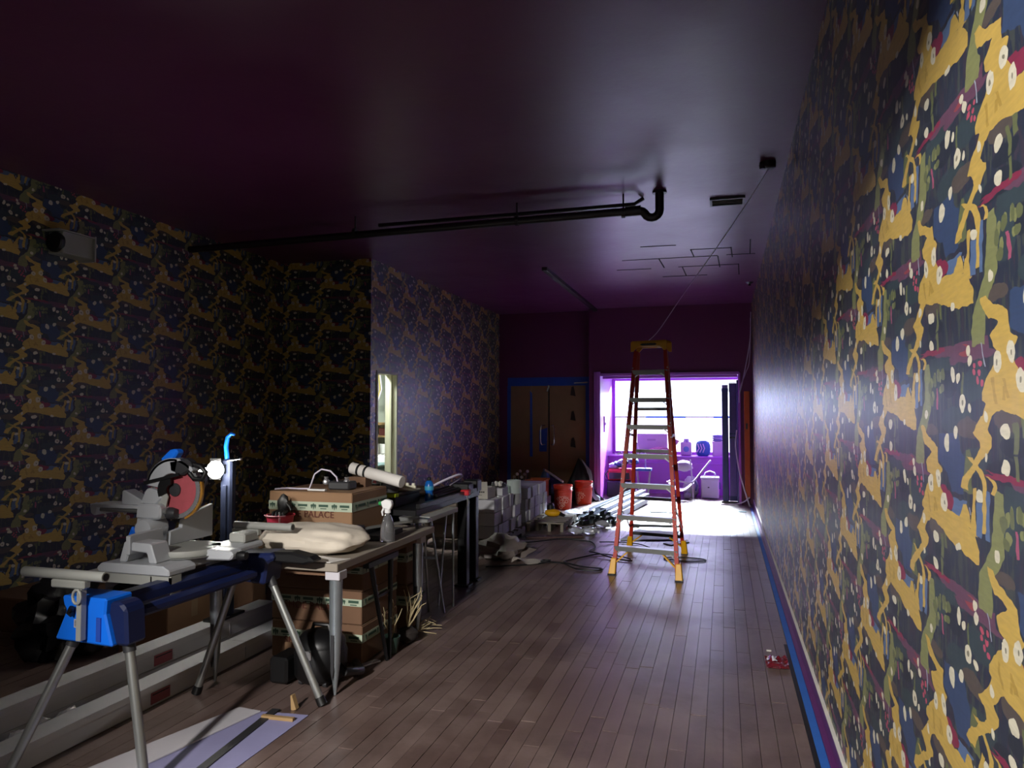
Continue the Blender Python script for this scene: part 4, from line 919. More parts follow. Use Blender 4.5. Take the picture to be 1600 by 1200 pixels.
build('rim_smear', MB().tube([(-2.93 + 0.1 * math.cos(a), 4.44 + 0.1 * math.sin(a), zt + 0.113) for a in [R_(q) for q in range(215, 330, 12)]], 0.005, 6), mat('pink_drip', 'd89aa6', 0.5), tb, smooth=True)
hk = thing('work_glove', 'black glove slumped over the rim of the pink tub', 'glove', (-2.93, 4.5, zt + 0.11))
build('palm', MB().blob((-2.945, 4.50, zt + 0.17), (0.045, 0.025, 0.075), 12, 8, 0.2, 3, 2), BLACK, hk, smooth=True)
for i in range(4):
    build('finger', MB().tube([(-2.975 + i * 0.02, 4.49, zt + 0.13), (-2.975 + i * 0.03, 4.43 - 0.01 * i, zt + 0.125), (-2.97 + i * 0.034, 4.40, zt + 0.10)], [0.013, 0.012, 0.008], 8), BLACK, hk, smooth=True)
build('thumb', MB().tube([(-2.905, 4.49, zt + 0.18), (-2.87, 4.47, zt + 0.165), (-2.855, 4.46, zt + 0.14)], [0.014, 0.012, 0.008], 8), BLACK, hk, smooth=True)
# on the carton
BZ = TZ + 0.29
f = thing('tap_fitting', 'dark tap block with chrome knobs and a white hose on the large shoe carton', 'tap', (-2.66, 4.80, BZ))
build('block', MB().box(-2.73, -2.56, 4.72, 4.84, BZ, BZ + 0.06), DKGREY, f, bevel=0.01)
for x in (-2.765, -2.60):
    build('knob', MB().lathe((x, 4.76, BZ + 0.035), [(0.022, 0), (0.026, 0.02), (0.014, 0.04), (0.018, 0.055)], 12), CHROME, f, smooth=True)
build('hose', MB().tube([(-2.66, 4.74, BZ + 0.05), (-2.665, 4.73, BZ + 0.09), (-2.71, 4.72, BZ + 0.135), (-2.78, 4.72, BZ + 0.145), (-2.83, 4.71, BZ + 0.11), (-2.85, 4.70, BZ + 0.04), (-2.86, 4.69, BZ + 0.007), (-2.93, 4.66, BZ + 0.008), (-3.03, 4.68, BZ + 0.008), (-3.08, 4.6, BZ + 0.008)], 0.006, 8), WCABLE, f, smooth=True)
o = build('white_strip', MB().box(-2.84, -2.70, 4.63, 4.66, BZ, BZ + 0.012), WHITE, bevel=0.002); tag(o, 'short white plastic strip on the front of the large shoe carton', 'strip')
o = thing('paper_roll', 'white roll of paper bound with black straps on the large shoe carton', 'paper roll', (-2.45, 4.98, BZ))
pr0, pr1 = Vector((-2.70, 5.02, BZ + 0.135)), Vector((-2.26, 4.96, BZ + 0.045))
build('roll', MB().tube([pr0, pr1], 0.043, 18), PAPER, o, smooth=True)
for t_ in (0.16, 0.30):
    q = pr0.lerp(pr1, t_); d_ = (pr1 - pr0).normalized()
    build('strap', MB().tube([q - d_ * 0.009, q + d_ * 0.009], 0.045, 18), BLACK, o, smooth=True)
build('prop_block', MB().box(-2.70, -2.56, 4.97, 5.07, BZ, BZ + 0.072), KRAFTDK, o)
# spray bottle
sx, sy = -2.125, 4.44
o = thing('spray_bottle', 'clear spray bottle with white and green trigger on the worktable edge', 'spray bottle', (sx, sy, TZ))
build('bottle', MB().lathe((sx, sy, TZ), [(0.048, 0), (0.05, 0.01), (0.046, 0.09), (0.030, 0.15), (0.016, 0.175), (0.016, 0.19)], 18), CLEAR, o, smooth=True)
build('collar', MB().lathe((sx, sy, TZ + 0.185), [(0.02, 0), (0.02, 0.025)], 14), WHITE, o)
build('head', MB().prism([(sx - 0.045, TZ + 0.255), (sx - 0.03, TZ + 0.215), (sx + 0.02, TZ + 0.205), (sx + 0.035, TZ + 0.235), (sx + 0.03, TZ + 0.265), (sx - 0.01, TZ + 0.275)], 'y', sy - 0.018, sy + 0.018), WHITE, o, bevel=0.005)
build('nozzle', MB().lathe((sx - 0.062, sy, TZ + 0.245), [(0.012, 0), (0.016, 0.02)], 10, 'x'), GREEN, o)
build('trigger', MB().tube([(sx - 0.025, sy, TZ + 0.22), (sx - 0.04, sy, TZ + 0.19), (sx - 0.035, sy, TZ + 0.165)], [0.008, 0.007, 0.005], 8), WHITE, o, smooth=True)
# ratchet bar tool lying behind it
o = thing('clamp_bar', 'grey metal clamp bar lying across the far edge of the worktable', 'clamp', (-2.25, 4.9, TZ))
build('bar', MB().bar((-2.42, 4.60, TZ + 0.04), (-2.16, 4.98, TZ + 0.06), 0.03, 0.018), ALU, o, bevel=0.003)
build('head', MB().prism([(-2.26, TZ + 0.035), (-2.05, TZ + 0.05), (-2.05, TZ + 0.075), (-2.28, TZ + 0.085)], 'y', 4.94, 5.02), ALU, o, bevel=0.005)
build('jaw', MB().box(-2.44, -2.38, 4.54, 4.62, TZ + 0.001, TZ + 0.07), DKGREY, o, bevel=0.006)
build('screw', MB().tube([(-2.15, 4.98, TZ + 0.05), (-2.15, 4.98, TZ + 0.001)], 0.012, 8), DKGREY, o)
o = thing('tool_tray', 'black open tool tray on the worktable below the spray bottle', 'tray', (-2.27, 4.55, TZ))
build('floor', MB().box(-2.37, -2.18, 4.42, 4.80, TZ, TZ + 0.006), BLACK, o)
build('rim', MB().box(-2.37, -2.36, 4.42, 4.80, TZ, TZ + 0.035).box(-2.19, -2.18, 4.42, 4.80, TZ, TZ + 0.035).box(-2.36, -2.19, 4.42, 4.43, TZ, TZ + 0.035).box(-2.36, -2.19, 4.79, 4.80, TZ, TZ + 0.035), BLACK, o)

# ------------------------------------------------------------------ left foreground on the floor
def long_carton(label, x0, x1, y0, y1, z0, z1, skew):
    c = thing('long_carton', label, 'carton', ((x0 + x1) / 2, (y0 + y1) / 2, z0), 'long white cartons on the floor')
    def sk(mb):
        mb.v = [Vector((p[0] + skew * (p[1] - (y0 + y1) / 2), p[1], p[2])) for p in mb.v]; return mb
    build('body', sk(MB().box(x0, x1, y0, y1, z0, z1)), WHITECARD, c, bevel=0.004)
    build('lid', sk(MB().box(x0 - 0.003, x1 + 0.003, y0 + 0.01, y1 - 0.01, z1 - 0.032, z1 + 0.003)), mat('white_card_lid', 'c0c0c2', 0.7, var=0.06), c)
    ly = y0 + (y1 - y0) * (0.45 if z0 < 0.05 else 0.52)
    lb = build('red_label', sk(MB().box(x1 + 0.003, x1 + 0.005, ly, ly + 0.14, z0 + 0.015, z0 + 0.075)), mat('label_red', '8a4a50', 0.7), c)
    build('label_line', sk(MB().box(x1 + 0.005, x1 + 0.006, ly + 0.01, ly + 0.13, z0 + 0.06, z0 + 0.066)), INKDK, lb)
    build('end_band', sk(MB().box(x0 - 0.004, x1 + 0.004, y1 - 0.5, y1 - 0.495, z0, z1 + 0.004)), PALE, c)
    return c
long_carton('long white carton on the floor nearest the aisle, front one of the pair', -3.10, -2.97, 2.25, 4.62, 0.0, 0.112, 0.01)
long_carton('long white carton at floor level under the raised one behind', -3.32, -3.19, 2.35, 4.70, 0.0, 0.098, 0.03)
long_carton('long white carton raised on another, behind the front one', -3.31, -3.18, 2.32, 4.72, 0.102, 0.215, 0.03)
b = thing('bubble_wrap', 'crumpled clear bubble wrap at the near end of the white cartons', 'packing', (-3.14, 2.72, 0))
for i in range(7):
    build('fold', MB().blob((-3.145 + 0.008 * (i % 3), 2.60 + 0.07 * i, 0.05 + 0.03 * (i % 2)), (0.028, 0.06, 0.045), 10, 7, 0.5, 3, i, flat=0.002), mat('wrap_clear', 'd8d8de', 0.2, trans=0.2), b, smooth=True)
# black bags by the left wall
for i, (x, y, r, lab) in enumerate(((-4.20, 3.90, (0.25, 0.25, 0.25), 'bulging black bag on the floor behind the near saw stand legs'), (-4.75, 3.25, (0.32, 0.36, 0.20), 'low wide black bag at the left frame edge'), (-4.25, 4.80, (0.24, 0.24, 0.22), 'small black bag behind the bulging one, nearest the wall carton'))):
    g = thing('black_bag', lab, 'bag', (x, y, 0), 'black bags by the left wall')
    build('body', MB().blob((x, y, r[2] * 0.75), r, 36, 22, 0.75, 2.6, i * 3.1, flat=0.0), BAGPLASTIC, g, smooth=True)
    build('knot', MB().lathe((x, y + 0.05, r[2] * 1.55), [(0.05, 0), (0.018, 0.03), (0.03, 0.06), (0.05, 0.09)], 10), BAGPLASTIC, g, smooth=True)
# lilac sheet, white boards and slivers on the floor
o = build('lilac_sheet', MB().prism([(-2.10, 3.46), (-2.42, 3.43), (-2.95, 2.1), (-2.35, 2.1), (-2.10, 2.75)], 'z', 0.001, 0.004), LILAC); tag(o, 'lilac sheet of underlay paper flat on the floor at the near left', 'paper')
o = build('white_board', MB().prism([(-2.36, 3.42), (-2.50, 3.43), (-2.85, 2.2), (-2.62, 2.2)], 'z', 0.005, 0.014), PALE, bevel=0.002); tag(o, 'white board lying on the lilac sheet at the bottom of the photo', 'board')
o = build('dark_strip', MB().bar((-2.30, 3.47, 0.008), (-2.20, 2.4, 0.008), 0.045, 0.006), DKGREY); tag(o, 'dark flat strip lying across the lilac sheet beside the white board', 'strip')
o = build('wood_sliver', MB().bar((-2.31, 3.36, 0.013), (-2.13, 3.37, 0.013), 0.022, 0.016), TIMBER); tag(o, 'pale wood sliver lying crosswise on the lilac sheet', 'offcut')
o = build('wood_wedge', MB().prism([(-2.23, 0.0), (-2.215, 0.0), (-2.2, 0.005), (-2.225, 0.075), (-2.235, 0.075)], 'y', 3.50, 3.53), TIMBER); tag(o, 'small upright wood wedge just behind the lilac sheet', 'offcut')
# vacuum
v = thing('shop_vacuum', 'black vacuum cleaner body on the floor behind the far stand leg', 'vacuum', (-2.30, 3.92, 0))
vx, vy = -2.30, 3.92
build('tank', MB().lathe((vx, vy, 0.02), [(0.12, 0), (0.15, 0.03), (0.155, 0.16), (0.14, 0.20)], 22), BLACK, v, smooth=True)
build('motor_head', MB().lathe((vx, vy, 0.22), [(0.145, 0), (0.14, 0.03), (0.10, 0.07), (0.04, 0.085)], 22), BLKSTEEL, v, smooth=True)
build('side_box', MB().box(vx - 0.26, vx - 0.14, vy - 0.14, vy + 0.06, 0.01, 0.16), BLACK, v, bevel=0.015)
build('handle', MB().tube([(vx - 0.06, vy, 0.29), (vx - 0.05, vy, 0.33), (vx + 0.05, vy, 0.33), (vx + 0.06, vy, 0.29)], 0.012, 8), BLACK, v, smooth=True)
build('latch', MB().box(vx - 0.03, vx + 0.03, vy - 0.165, vy - 0.15, 0.17, 0.22), CHROME, v, bevel=0.004)
build('hose', MB().tube([(vx + 0.13, vy - 0.05, 0.12), (vx + 0.20, vy - 0.08, 0.10), (vx + 0.21, vy + 0.1, 0.05), (vx + 0.10, vy + 0.24, 0.04)], 0.025, 10), BLACK, v, smooth=True)
for a in (0.8, 2.4, 3.9, 5.5):
    build('castor', MB().lathe((vx + 0.11 * math.cos(a), vy + 0.11 * math.sin(a), 0.02), [(0.02, -0.012), (0.02, 0.012)], 10, 'x'), DKGREY, v)
# lit scraps under the table
for i, (x, y, lab) in enumerate(((-2.42, 4.16, 'pale card scrap leaning on the front of the lowest shoe carton, right'), (-2.64, 4.17, 'pale card scrap leaning on the front of the lowest shoe carton, left'))):
    o = build('card_scrap', MB().prism([(x - 0.07, 0.0), (x + 0.08, 0.0), (x + 0.085, 0.10), (x + 0.03, 0.105), (x + 0.02, 0.12), (x - 0.065, 0.12)], 'y', y, y + 0.006), KRAFT); tag(o, lab, 'card', 'card scraps under the table')
o = build('grey_lath', MB().bar((-2.21, 4.16, 0.006), (-2.13, 4.33, 0.006), 0.04, 0.01), PALE); tag(o, 'short grey slat on the floor beside the dark trestle foot', 'slat')
g = thing('plant_pot', 'small dark green pot under the right edge of the worktable', 'pot', (-2.125, 4.5, 0))
build('pot', MB().lathe((-2.125, 4.5, 0), [(0.04, 0), (0.06, 0.10), (0.065, 0.11), (0.06, 0.112), (0.05, 0.09)], 16), mat('pot_green', '2d4038', 0.5), g, smooth=True)
build('soil', MB().lathe((-2.125, 4.5, 0.085), [(0.051, 0), (0.01, 0.01)], 12), mat('soil', '1d1512', 0.9), g)
def twigs(name, label, base, dirs, seed):
    rnd = random.Random(seed)
    t = thing(name, label, 'dry plant', base)
    for d in dirs:
        p = Vector(base) + Vector((0, 0, 0.002)); dd = Vector(d).normalized(); L_ = Vector(d).length
        pts = [p + dd * L_ * q / 4 + Vector((rnd.uniform(-1, 1), rnd.uniform(-1, 1), rnd.uniform(-0.3, 1))) * 0.012 * q for q in range(5)]
        for q in pts: q.z = max(q.z, 0.006)
        st = build('stem', MB().tube(pts, [0.006, 0.005, 0.004, 0.003, 0.002], 6), TWIG, t, smooth=True)
        for k3 in range(2):
            q0 = pts[1 + k3]; e = q0 + dd * L_ * 0.4 + Vector((rnd.uniform(-1, 1), rnd.uniform(-1, 1), rnd.uniform(0, 1))) * 0.05
            e.z = max(e.z, 0.008)
            build('side_twig', MB().tube([q0, (q0 + e) / 2 + Vector((0.006, 0, 0.006)), e], [0.004, 0.003, 0.0015], 5), TWIG, st, smooth=True)
    return t
twigs('dry_plant', 'dry bare plant lying on the floor beyond the silver table leg', (-2.22, 4.92, 0), [(0.22, 0.16, 0.03), (0.24, 0.05, 0.02), (0.16, 0.2, 0.05), (0.20, 0.1, 0.06)], 1)
twigs('dry_plant', 'dry bare plant standing upright behind the dark trestle leg', (-2.11, 4.74, 0.10), [(-0.03, 0.02, 0.22), (0.03, 0.05, 0.24), (0.08, 0.03, 0.22), (0.10, 0.08, 0.16), (0.0, 0.0, 0.26)], 2)
build('root_ball', MB().blob((-2.11, 4.74, 0.055), (0.07, 0.07, 0.055), 12, 8, 0.3, 3, 5, flat=0.0), mat('soil', '1d1512', 0.9), bpy.data.objects['dry_plant.001'], smooth=True)
twigs('dry_plant', 'dry tangle of twigs growing up from the small green pot', (-2.125, 4.5, 0.09), [(-0.05, -0.02, 0.18), (0.0, -0.03, 0.22), (-0.03, 0.0, 0.25), (0.03, -0.02, 0.18)], 3)

# ------------------------------------------------------------------ black workbench beyond the worktable
BT = 0.835
b = thing('workbench', 'long black steel workbench with square posts beyond the worktable', 'workbench', (-2.6, 6.0, 0))
build('top', MB().box(-3.05, -2.27, 5.24, 6.76, BT - 0.05, BT), BLKSTEEL, b, bevel=0.005)
for y in (5.55, 6.42, 6.68):
    for x in (-2.31, -2.98):
        if y == 5.55 and x > -2.5: continue
        l = build('leg', MB().box(x - 0.045, x + 0.045, y - 0.04, y + 0.04, 0.012, BT - 0.05), BLKSTEEL, b, bevel=0.006)
        build('foot', MB().box(x - 0.07, x + 0.07, y - 0.06, y + 0.06, 0, 0.014), BLACK, l)
build('lower_rail', MB().box(-2.96, -2.92, 5.5, 6.7, 0.18, 0.22), BLKSTEEL, b)
build('side_rail', MB().bar((-2.28, 5.3, BT + 0.02), (-2.26, 6.7, BT + 0.02), 0.035, 0.035), BLKSTEEL, b)
build('post_head', MB().box(-2.40, -2.24, 6.36, 6.50, BT, BT + 0.10), BLACK, b, bevel=0.01)
build('post_head', MB().box(-2.38, -2.24, 6.60, 6.74, BT, BT + 0.11), BLACK, b, bevel=0.01)
for i in range(3):
    o = build('steel_tube', MB().tube([(-2.36 - 0.05 * i, 5.86 + 0.03 * i, BT + 0.03 + 0.006 * i), (-2.33 - 0.05 * i, 6.33, BT + 0.05 + 0.006 * i)], 0.022, 10), BLKSTEEL, smooth=True)
    tag(o, ('first', 'second', 'third')[i] + ' black tube from the aisle lying along the black workbench', 'tube', 'black tubes on the workbench')
c = thing('clamp', 'red-handled clamp gripping the post of the black workbench', 'clamp', (-2.25, 6.34, BT))
build('jaw', MB().box(-2.29, -2.21, 6.27, 6.345, BT + 0.0, BT + 0.05), REDP, c, bevel=0.008)
build('spring', MB().tube([(-2.23, 6.28, BT), (-2.215, 6.27, BT - 0.05), (-2.225, 6.29, BT - 0.09)], 0.007, 6), CHROME, c, smooth=True)
# lime case
c = thing('tool_case', 'lime green and grey tool case on the black workbench', 'case', (-2.62, 5.5, BT))
build('body', MB().box(-2.80, -2.48, 5.32, 5.80, BT + 0.001, BT + 0.085), DKGREY, c, bevel=0.006)
build('end_leg', MB().prism([(-2.66, BT + 0.001), (-2.52, BT + 0.001), (-2.54, BT + 0.085), (-2.65, BT + 0.085)], 'y', 5.285, 5.32), LIME, c, bevel=0.004)
build('lid', MB().box(-2.76, -2.46, 5.27, 5.34, BT + 0.085, BT + 0.115), LIME, c, bevel=0.005)
build('lid_panel', MB().box(-2.80, -2.47, 5.34, 5.82, BT + 0.085, BT + 0.105), mat('case_brown', '4a3f38', 0.6), c, bevel=0.004)
build('latch', MB().box(-2.525, -2.495, 5.28, 5.32, BT + 0.03, BT + 0.04), BLACK, c)
# white toothed strip
c = thing('notched_strip', 'white strip with square teeth lying on the lime tool case', 'strip', (-2.60, 5.66, BT + 0.106))
z = BT + 0.107
build('strip', MB().box(-2.72, -2.44, 5.58, 5.72, z, z + 0.010).box(-2.71, -2.46, 5.66, 5.68, z + 0.010, z + 0.035), CREAM, c)
for i in range(5):
    build('tooth', MB().box(-2.705 + i * 0.053, -2.68 + i * 0.053, 5.66, 5.68, z + 0.035, z + 0.055), CREAM, c)
# water bottle
c = thing('water_bottle', 'blue plastic water bottle standing on the black workbench', 'bottle', (-2.36, 5.72, BT))
x, y = -2.395, 5.80
build('body', MB().lathe((x, y, BT + 0.001), [(0.034, 0), (0.038, 0.01), (0.037, 0.05), (0.032, 0.065), (0.032, 0.075), (0.038, 0.09), (0.038, 0.135), (0.030, 0.16), (0.016, 0.175)], 20), BOTTLEBLUE, c, smooth=True)
build('label_band', MB().lathe((x, y, BT + 0.095), [(0.0385, 0), (0.0387, 0.002), (0.0387, 0.032), (0.0385, 0.034)], 20), mat('band_teal', '3a8fb0', 0.4), c, smooth=True)
build('cap', MB().lathe((x, y, BT + 0.176), [(0.017, 0), (0.018, 0.004), (0.018, 0.022), (0.010, 0.028)], 14), BLACK, c, smooth=True)
# things standing behind the big carton
plain_carton('shipping_carton', 'brown carton standing on the near end of the black workbench', -3.00, -2.83, 5.30, 5.75, BT + 0.001, BT + 0.2, KRAFTDK, tape=False)
c = thing('sealant_bottle', 'small red and white bottle before the bright doorway', 'bottle', (-2.62, 5.22, 0))
x, y, z = -2.69, 5.40, BT + 0.09
z0 = BT + 0.106
c.location = (x, y, z0); c['_o'] = [x, y, z0]
build('base', MB().lathe((x, y, z0), [(0.036, 0), (0.036, 0.045), (0.03, 0.05)], 14), mat('red_orange', 'c23a26', 0.45), c, smooth=True)
build('waist', MB().lathe((x, y, z0 + 0.05), [(0.03, 0), (0.034, 0.012), (0.034, 0.02)], 14), BLACK, c, smooth=True)
build('upper', MB().lathe((x, y, z0 + 0.07), [(0.034, 0), (0.034, 0.07), (0.015, 0.09), (0.010, 0.12)], 14), WHITE, c, smooth=True)
build('red_mark', MB().prism([(x - 0.012, z0 + 0.08), (x + 0.02, z0 + 0.075), (x + 0.026, z0 + 0.14), (x + 0.008, z0 + 0.15), (x + 0.004, z0 + 0.11)], 'y', y - 0.0385, y - 0.034), REDP, c)
c = thing('work_hat', 'grey crumpled cap beside the red and white bottle', 'cap', (-2.60, 5.45, z0))
build('crown', MB().blob((-2.60, 5.48, z0 + 0.045), (0.075, 0.075, 0.065), 16, 10, 0.15, 3, 2, flat=z0 + 0.001), mat('cap_grey', '5a5a5c', 0.8), c, smooth=True)
build('peak', MB().sheet(lambda u, v: (-2.62 + 0.12 * u, 5.40 - 0.05 * v, z0 + 0.012 - 0.008 * v * (1 - 4 * (u - 0.5) ** 2)), 8, 4, 0.004), mat('cap_grey', '5a5a5c', 0.8), c)
# boards stacked at the far end of the bench
for i in range(3):
    o = build('loose_board', MB().bar((-2.98 + 0.16 * i, 5.95 + 0.05 * i, BT + 0.02), (-2.86 + 0.17 * i, 6.70 - 0.02 * i, BT + 0.02), 0.11, 0.03), mat('board_brown', '4d382c', 0.7, var=0.2), bevel=0.003)
    tag(o, ('first', 'second', 'third')[i] + ' dark brown board from the left at the far end of the black workbench', 'board', 'boards on the workbench')
o = cord('hose_loop', [(-2.60, 6.30, BT + 0.06), (-2.50, 6.42, BT + 0.12), (-2.42, 6.58, BT + 0.16), (-2.43, 6.68, BT + 0.13), (-2.52, 6.60, BT + 0.06)], 0.011, WCABLE, 'pale loop of hose at the far end of the black workbench')
# grey topped sawhorse
h = thing('sawhorse', 'folding sawhorse with a grey top bar and hairpin legs', 'sawhorse', (-2.22, 5.6, 0))
build('top_bar', MB().box(-2.255, -2.165, 5.26, 5.88, 0.745, 0.785), LTGREY, h, bevel=0.004)
for y in (5.32, 5.80):
    for x0, x1 in ((-2.24, -2.27), (-2.18, -2.14)):
        yy = y
        build('leg', MB().tube([(x0, y, 0.745), (x1, y + (0.18 if y < 5.5 else -0.10), 0.0)], 0.009, 8), STEEL, h, smooth=True)
build('spreader', MB().bar((-2.33, 5.36, 0.45), (-2.16, 5.40, 0.45), 0.012, 0.02), STEEL, h)

# ------------------------------------------------------------------ pallets of white tile cartons
def pallet(label, x0, x1, y0, y1):
    p = thing('pallet', label, 'pallet', ((x0 + x1) / 2, (y0 + y1) / 2, 0), 'wooden pallets')
    n = 6
    for i in range(n):
        yy = y0 + (y1 - y0) * (i + 0.5) / n
        build('deck_board', MB().box(x0, x1, yy - 0.055, yy + 0.055, 0.098, 0.116), PALLETW, p)
    for x in (x0 + 0.02, (x0 + x1) / 2, x1 - 0.02):
        k3 = MB().prism([(y0, 0.0), (y0 + 0.16, 0.0), (y0 + 0.2, 0.045), (y0 + 0.42, 0.045), (y0 + 0.46, 0.0), (y1 - 0.46, 0.0), (y1 - 0.42, 0.045), (y1 - 0.2, 0.045), (y1 - 0.16, 0.0), (y1, 0.0), (y1, 0.098), (y0, 0.098)], 'x', x - 0.02, x + 0.02)
        build('stringer', k3, PALLETW, p)
    for yy in (y0 + 0.06, y1 - 0.06): build('bottom_board', MB().box(x0, x1, yy - 0.05, yy + 0.05, 0.0, 0.0), PALLETW, p) if False else None
    return p
pallet('wooden pallet under the nearer stack of white tile cartons', -3.50, -2.50, 8.15, 9.32)
pallet('wooden pallet under the farther stack of white tile cartons', -3.45, -2.50, 9.55, 10.70)
pallet('empty wooden pallet end on the aisle side of the farther stack', -2.44, -2.06, 9.62, 10.55)
ORD = ('first', 'second', 'third', 'fourth', 'fifth', 'sixth')
tile0 = None
def tile_carton(x, y, z, sx, sy, sz, label, m=WHITECARD):
    c = thing('tile_carton', label, 'carton', (x, y, z), 'white tile cartons on the pallets')
    build('body', MB().box(x - sx / 2, x + sx / 2, y - sy / 2, y + sy / 2, z, z + sz), m, c, bevel=0.004)
    build('lid', MB().box(x - sx / 2 + 0.002, x + sx / 2 + 0.002, y - sy / 2 - 0.002, y + sy / 2 - 0.004, z + sz - 0.05, z + sz + 0.002), m, c)
    return c
rnd = random.Random(4)
TONES = [mat('tile_card_%d' % i, h, 0.7, var=0.06) for i, h in enumerate(('b9b9bf', 'a9a9b1', 'c4c4c8', 'b0aeb6'))]
ORD2 = ORD + ('seventh',)
for xa, ya, who in ((-2.53, 8.16, 'nearer'), (-2.53, 9.58, 'farther')):
    for tier in range(3):
        for i in range(7):
            if who == 'nearer' and tier == 2 and i >= 5: continue
            jx = rnd.uniform(-0.03, 0.005); wd = 0.148 + rnd.uniform(-0.006, 0.004)
            tile_carton(xa - 0.23 + jx, ya + 0.08 + i * 0.16, 0.117 + tier * 0.152, 0.44, wd, 0.144,
                        'white tile carton, %s from the near end on the aisle side, %s tier, %s pallet' % (ORD2[i], ('lowest', 'middle', 'top')[tier], who), TONES[rnd.randrange(4)])
for tier in range(3):
    for i in range(2):
        tile_carton(-3.25, 8.26 + i * 0.2, 0.117 + tier * 0.152, 0.44, 0.19, 0.144, 'tan-faced tile carton, %s tier, %s row, wall side of the nearer pallet' % (('lowest', 'middle', 'top')[tier], ('front', 'second')[i]), mat('tan_card', '8f8478', 0.75, var=0.08))
c = thing('lettered_carton', 'off-white carton with a line of dark lettering on the nearer pallet', 'carton', (-2.78, 8.3, 0.56))
build('body', MB().box(-2.90, -2.66, 8.22, 8.52, 0.572, 0.70), mat('bone_card', 'b5b0a6', 0.75), c, bevel=0.003)
build('lid_flap', MB().prism([(-2.90, 0.70), (-2.66, 0.70), (-2.665, 0.775), (-2.86, 0.765)], 'y', 8.215, 8.22), mat('bone_card', 'b5b0a6', 0.75), c)
pm2 = MB()
for i in range(6): pm2.box(-2.83 + i * 0.023, -2.815 + i * 0.023, 8.2155, 8.2185, 0.645, 0.662)
pm2.box(-2.82, -2.73, 8.2155, 8.2185, 0.615, 0.619)
k3 = build('lettering', pm2, INKDK, c); k3['kind'] = 'stuff'
c = thing('white_pail', 'tall white cylinder standing at the far end of the nearer tile cartons', 'pail', (-2.5, 9.75, 0.572))
x, y = -2.60, 9.13
c.location = (x, y, 0.414); c['_o'] = [x, y, 0.414]
build('tube', MB().lathe((x, y, 0.417), [(0.085, 0), (0.09, 0.01), (0.09, 0.30), (0.082, 0.30), (0.078, 0.012)], 24), mat('pail_white', 'b9c4c2', 0.4), c, smooth=True)
build('sleeve', MB().lathe((x, y, 0.42), [(0.0905, 0), (0.0915, 0.002), (0.0915, 0.13), (0.0905, 0.132)], 24), mat('pail_grey', '8f8f92', 0.5), c, smooth=True)
c = thing('scrap_pile', 'small carton of crumpled scraps behind the lettered carton', 'carton', (-2.72, 8.75, 0.575))
build('body', MB().box(-2.78, -2.60, 8.62, 8.86, 0.572, 0.66), WHITECARD, c)
for i in range(5):
    build('scrap', MB().blob((-2.74 + 0.03 * i, 8.70 + 0.02 * (i % 3), 0.69 + 0.015 * (i % 2)), (0.03, 0.04, 0.035), 8, 6, 0.5, 3, i), (DKGREY, PAPER)[i % 2], c)
c = thing('yellow_tool', 'yellow and black power tool lying on the floor by the pallets', 'power tool', (-2.30, 10.35, 0))
x, y, z = -2.33, 10.2, 0.117
c.location = (x, y, z); c['_o'] = [x, y, z]
build('body', MB().blob((x, y, z + 0.055), (0.12, 0.09, 0.055), 16, 10, 0.1, 3, 1, flat=z + 0.001), YELLOW, c, smooth=True)
build('motor', MB().lathe((x - 0.04, y + 0.02, z + 0.09), [(0.05, 0), (0.05, 0.07), (0.03, 0.09)], 14), BLACK, c, smooth=True)
build('nose', MB().tube([(x + 0.08, y, z + 0.05), (x + 0.17, y - 0.05, z + 0.03)], [0.03, 0.02], 10), BLACK, c, smooth=True)
cord('tool_cable', [(-2.10, 10.15, 0.006), (-1.95, 10.0, 0.006), (-1.75, 10.15, 0.006), (-1.72, 10.35, 0.006)], 0.009, CABLE, 'dark cable with plug trailing from the yellow tool')

# ------------------------------------------------------------------ buckets and heap by the far doors
def bucket(label, x, y, rot, full):
    c = thing('bucket', label, 'bucket', (x, y, 0), 'orange buckets')
    pr = [(0.13, 0), (0.137, 0.01), (0.148, 0.28), (0.155, 0.285), (0.155, 0.30), (0.150, 0.302), (0.157, 0.325), (0.150, 0.33), (0.158, 0.35), (0.152, 0.355), (0.160, 0.375), (0.158, 0.395), (0.149, 0.395), (0.147, 0.36), (0.132, 0.012), (0.002, 0.012)]
    build('shell', MB().lathe((x, y, 0.0), pr, 28), ORANGE, c, smooth=True)
    M = Matrix.Translation((x, y, 0.145)) @ Matrix.Rotation(rot, 4, 'Z') @ Matrix.Rotation(PI / 2, 4, 'X') @ Matrix.Translation((0, 0, 0.1445))
    text_mesh('lettering', 'THE\nHOME\nDEPOT', 0.08, STENCIL, c, M, bend=(0.143, Matrix.Rotation(R_(45), 4, 'Z')), spacing=0.9)
    build('bail', MB().tube([(x + 0.165 * math.cos(a), y + 0.165 * math.sin(a), 0.335 - 0.05 * abs(math.sin(a + 0.6))) for a in [R_(q) for q in range(-40, 145, 15)]], 0.004, 6), CHROME, c, smooth=True)
    if full: build('contents', MB().blob((x, y, 0.30), (0.13, 0.13, 0.07), 12, 8, 0.5, 3, 2), DKGREY, c)
    return c
bucket('orange bucket with stencilled lettering, nearer one of the two by the doors', -2.57, 11.98, 0.12, True)
bucket('orange bucket with stencilled lettering, farther one beside the black sheeting', -2.36, 12.72, -0.55, False)
c = thing('orange_crate', 'orange-brown plastic crate behind the nearer bucket', 'crate', (-3.0, 12.3, 0))
x0, x1, y0, y1 = -3.24, -2.93, 12.1, 12.5
build('bin', MB().box(x0, x1, y0, y0 + 0.02, 0.16, 0.43).box(x0, x1, y1 - 0.02, y1, 0.16, 0.43).box(x0, x0 + 0.02, y0, y1, 0.16, 0.43).box(x1 - 0.02, x1, y0, y1, 0.16, 0.43).box(x0, x1, y0, y1, 0.15, 0.17), ORGBOX, c)
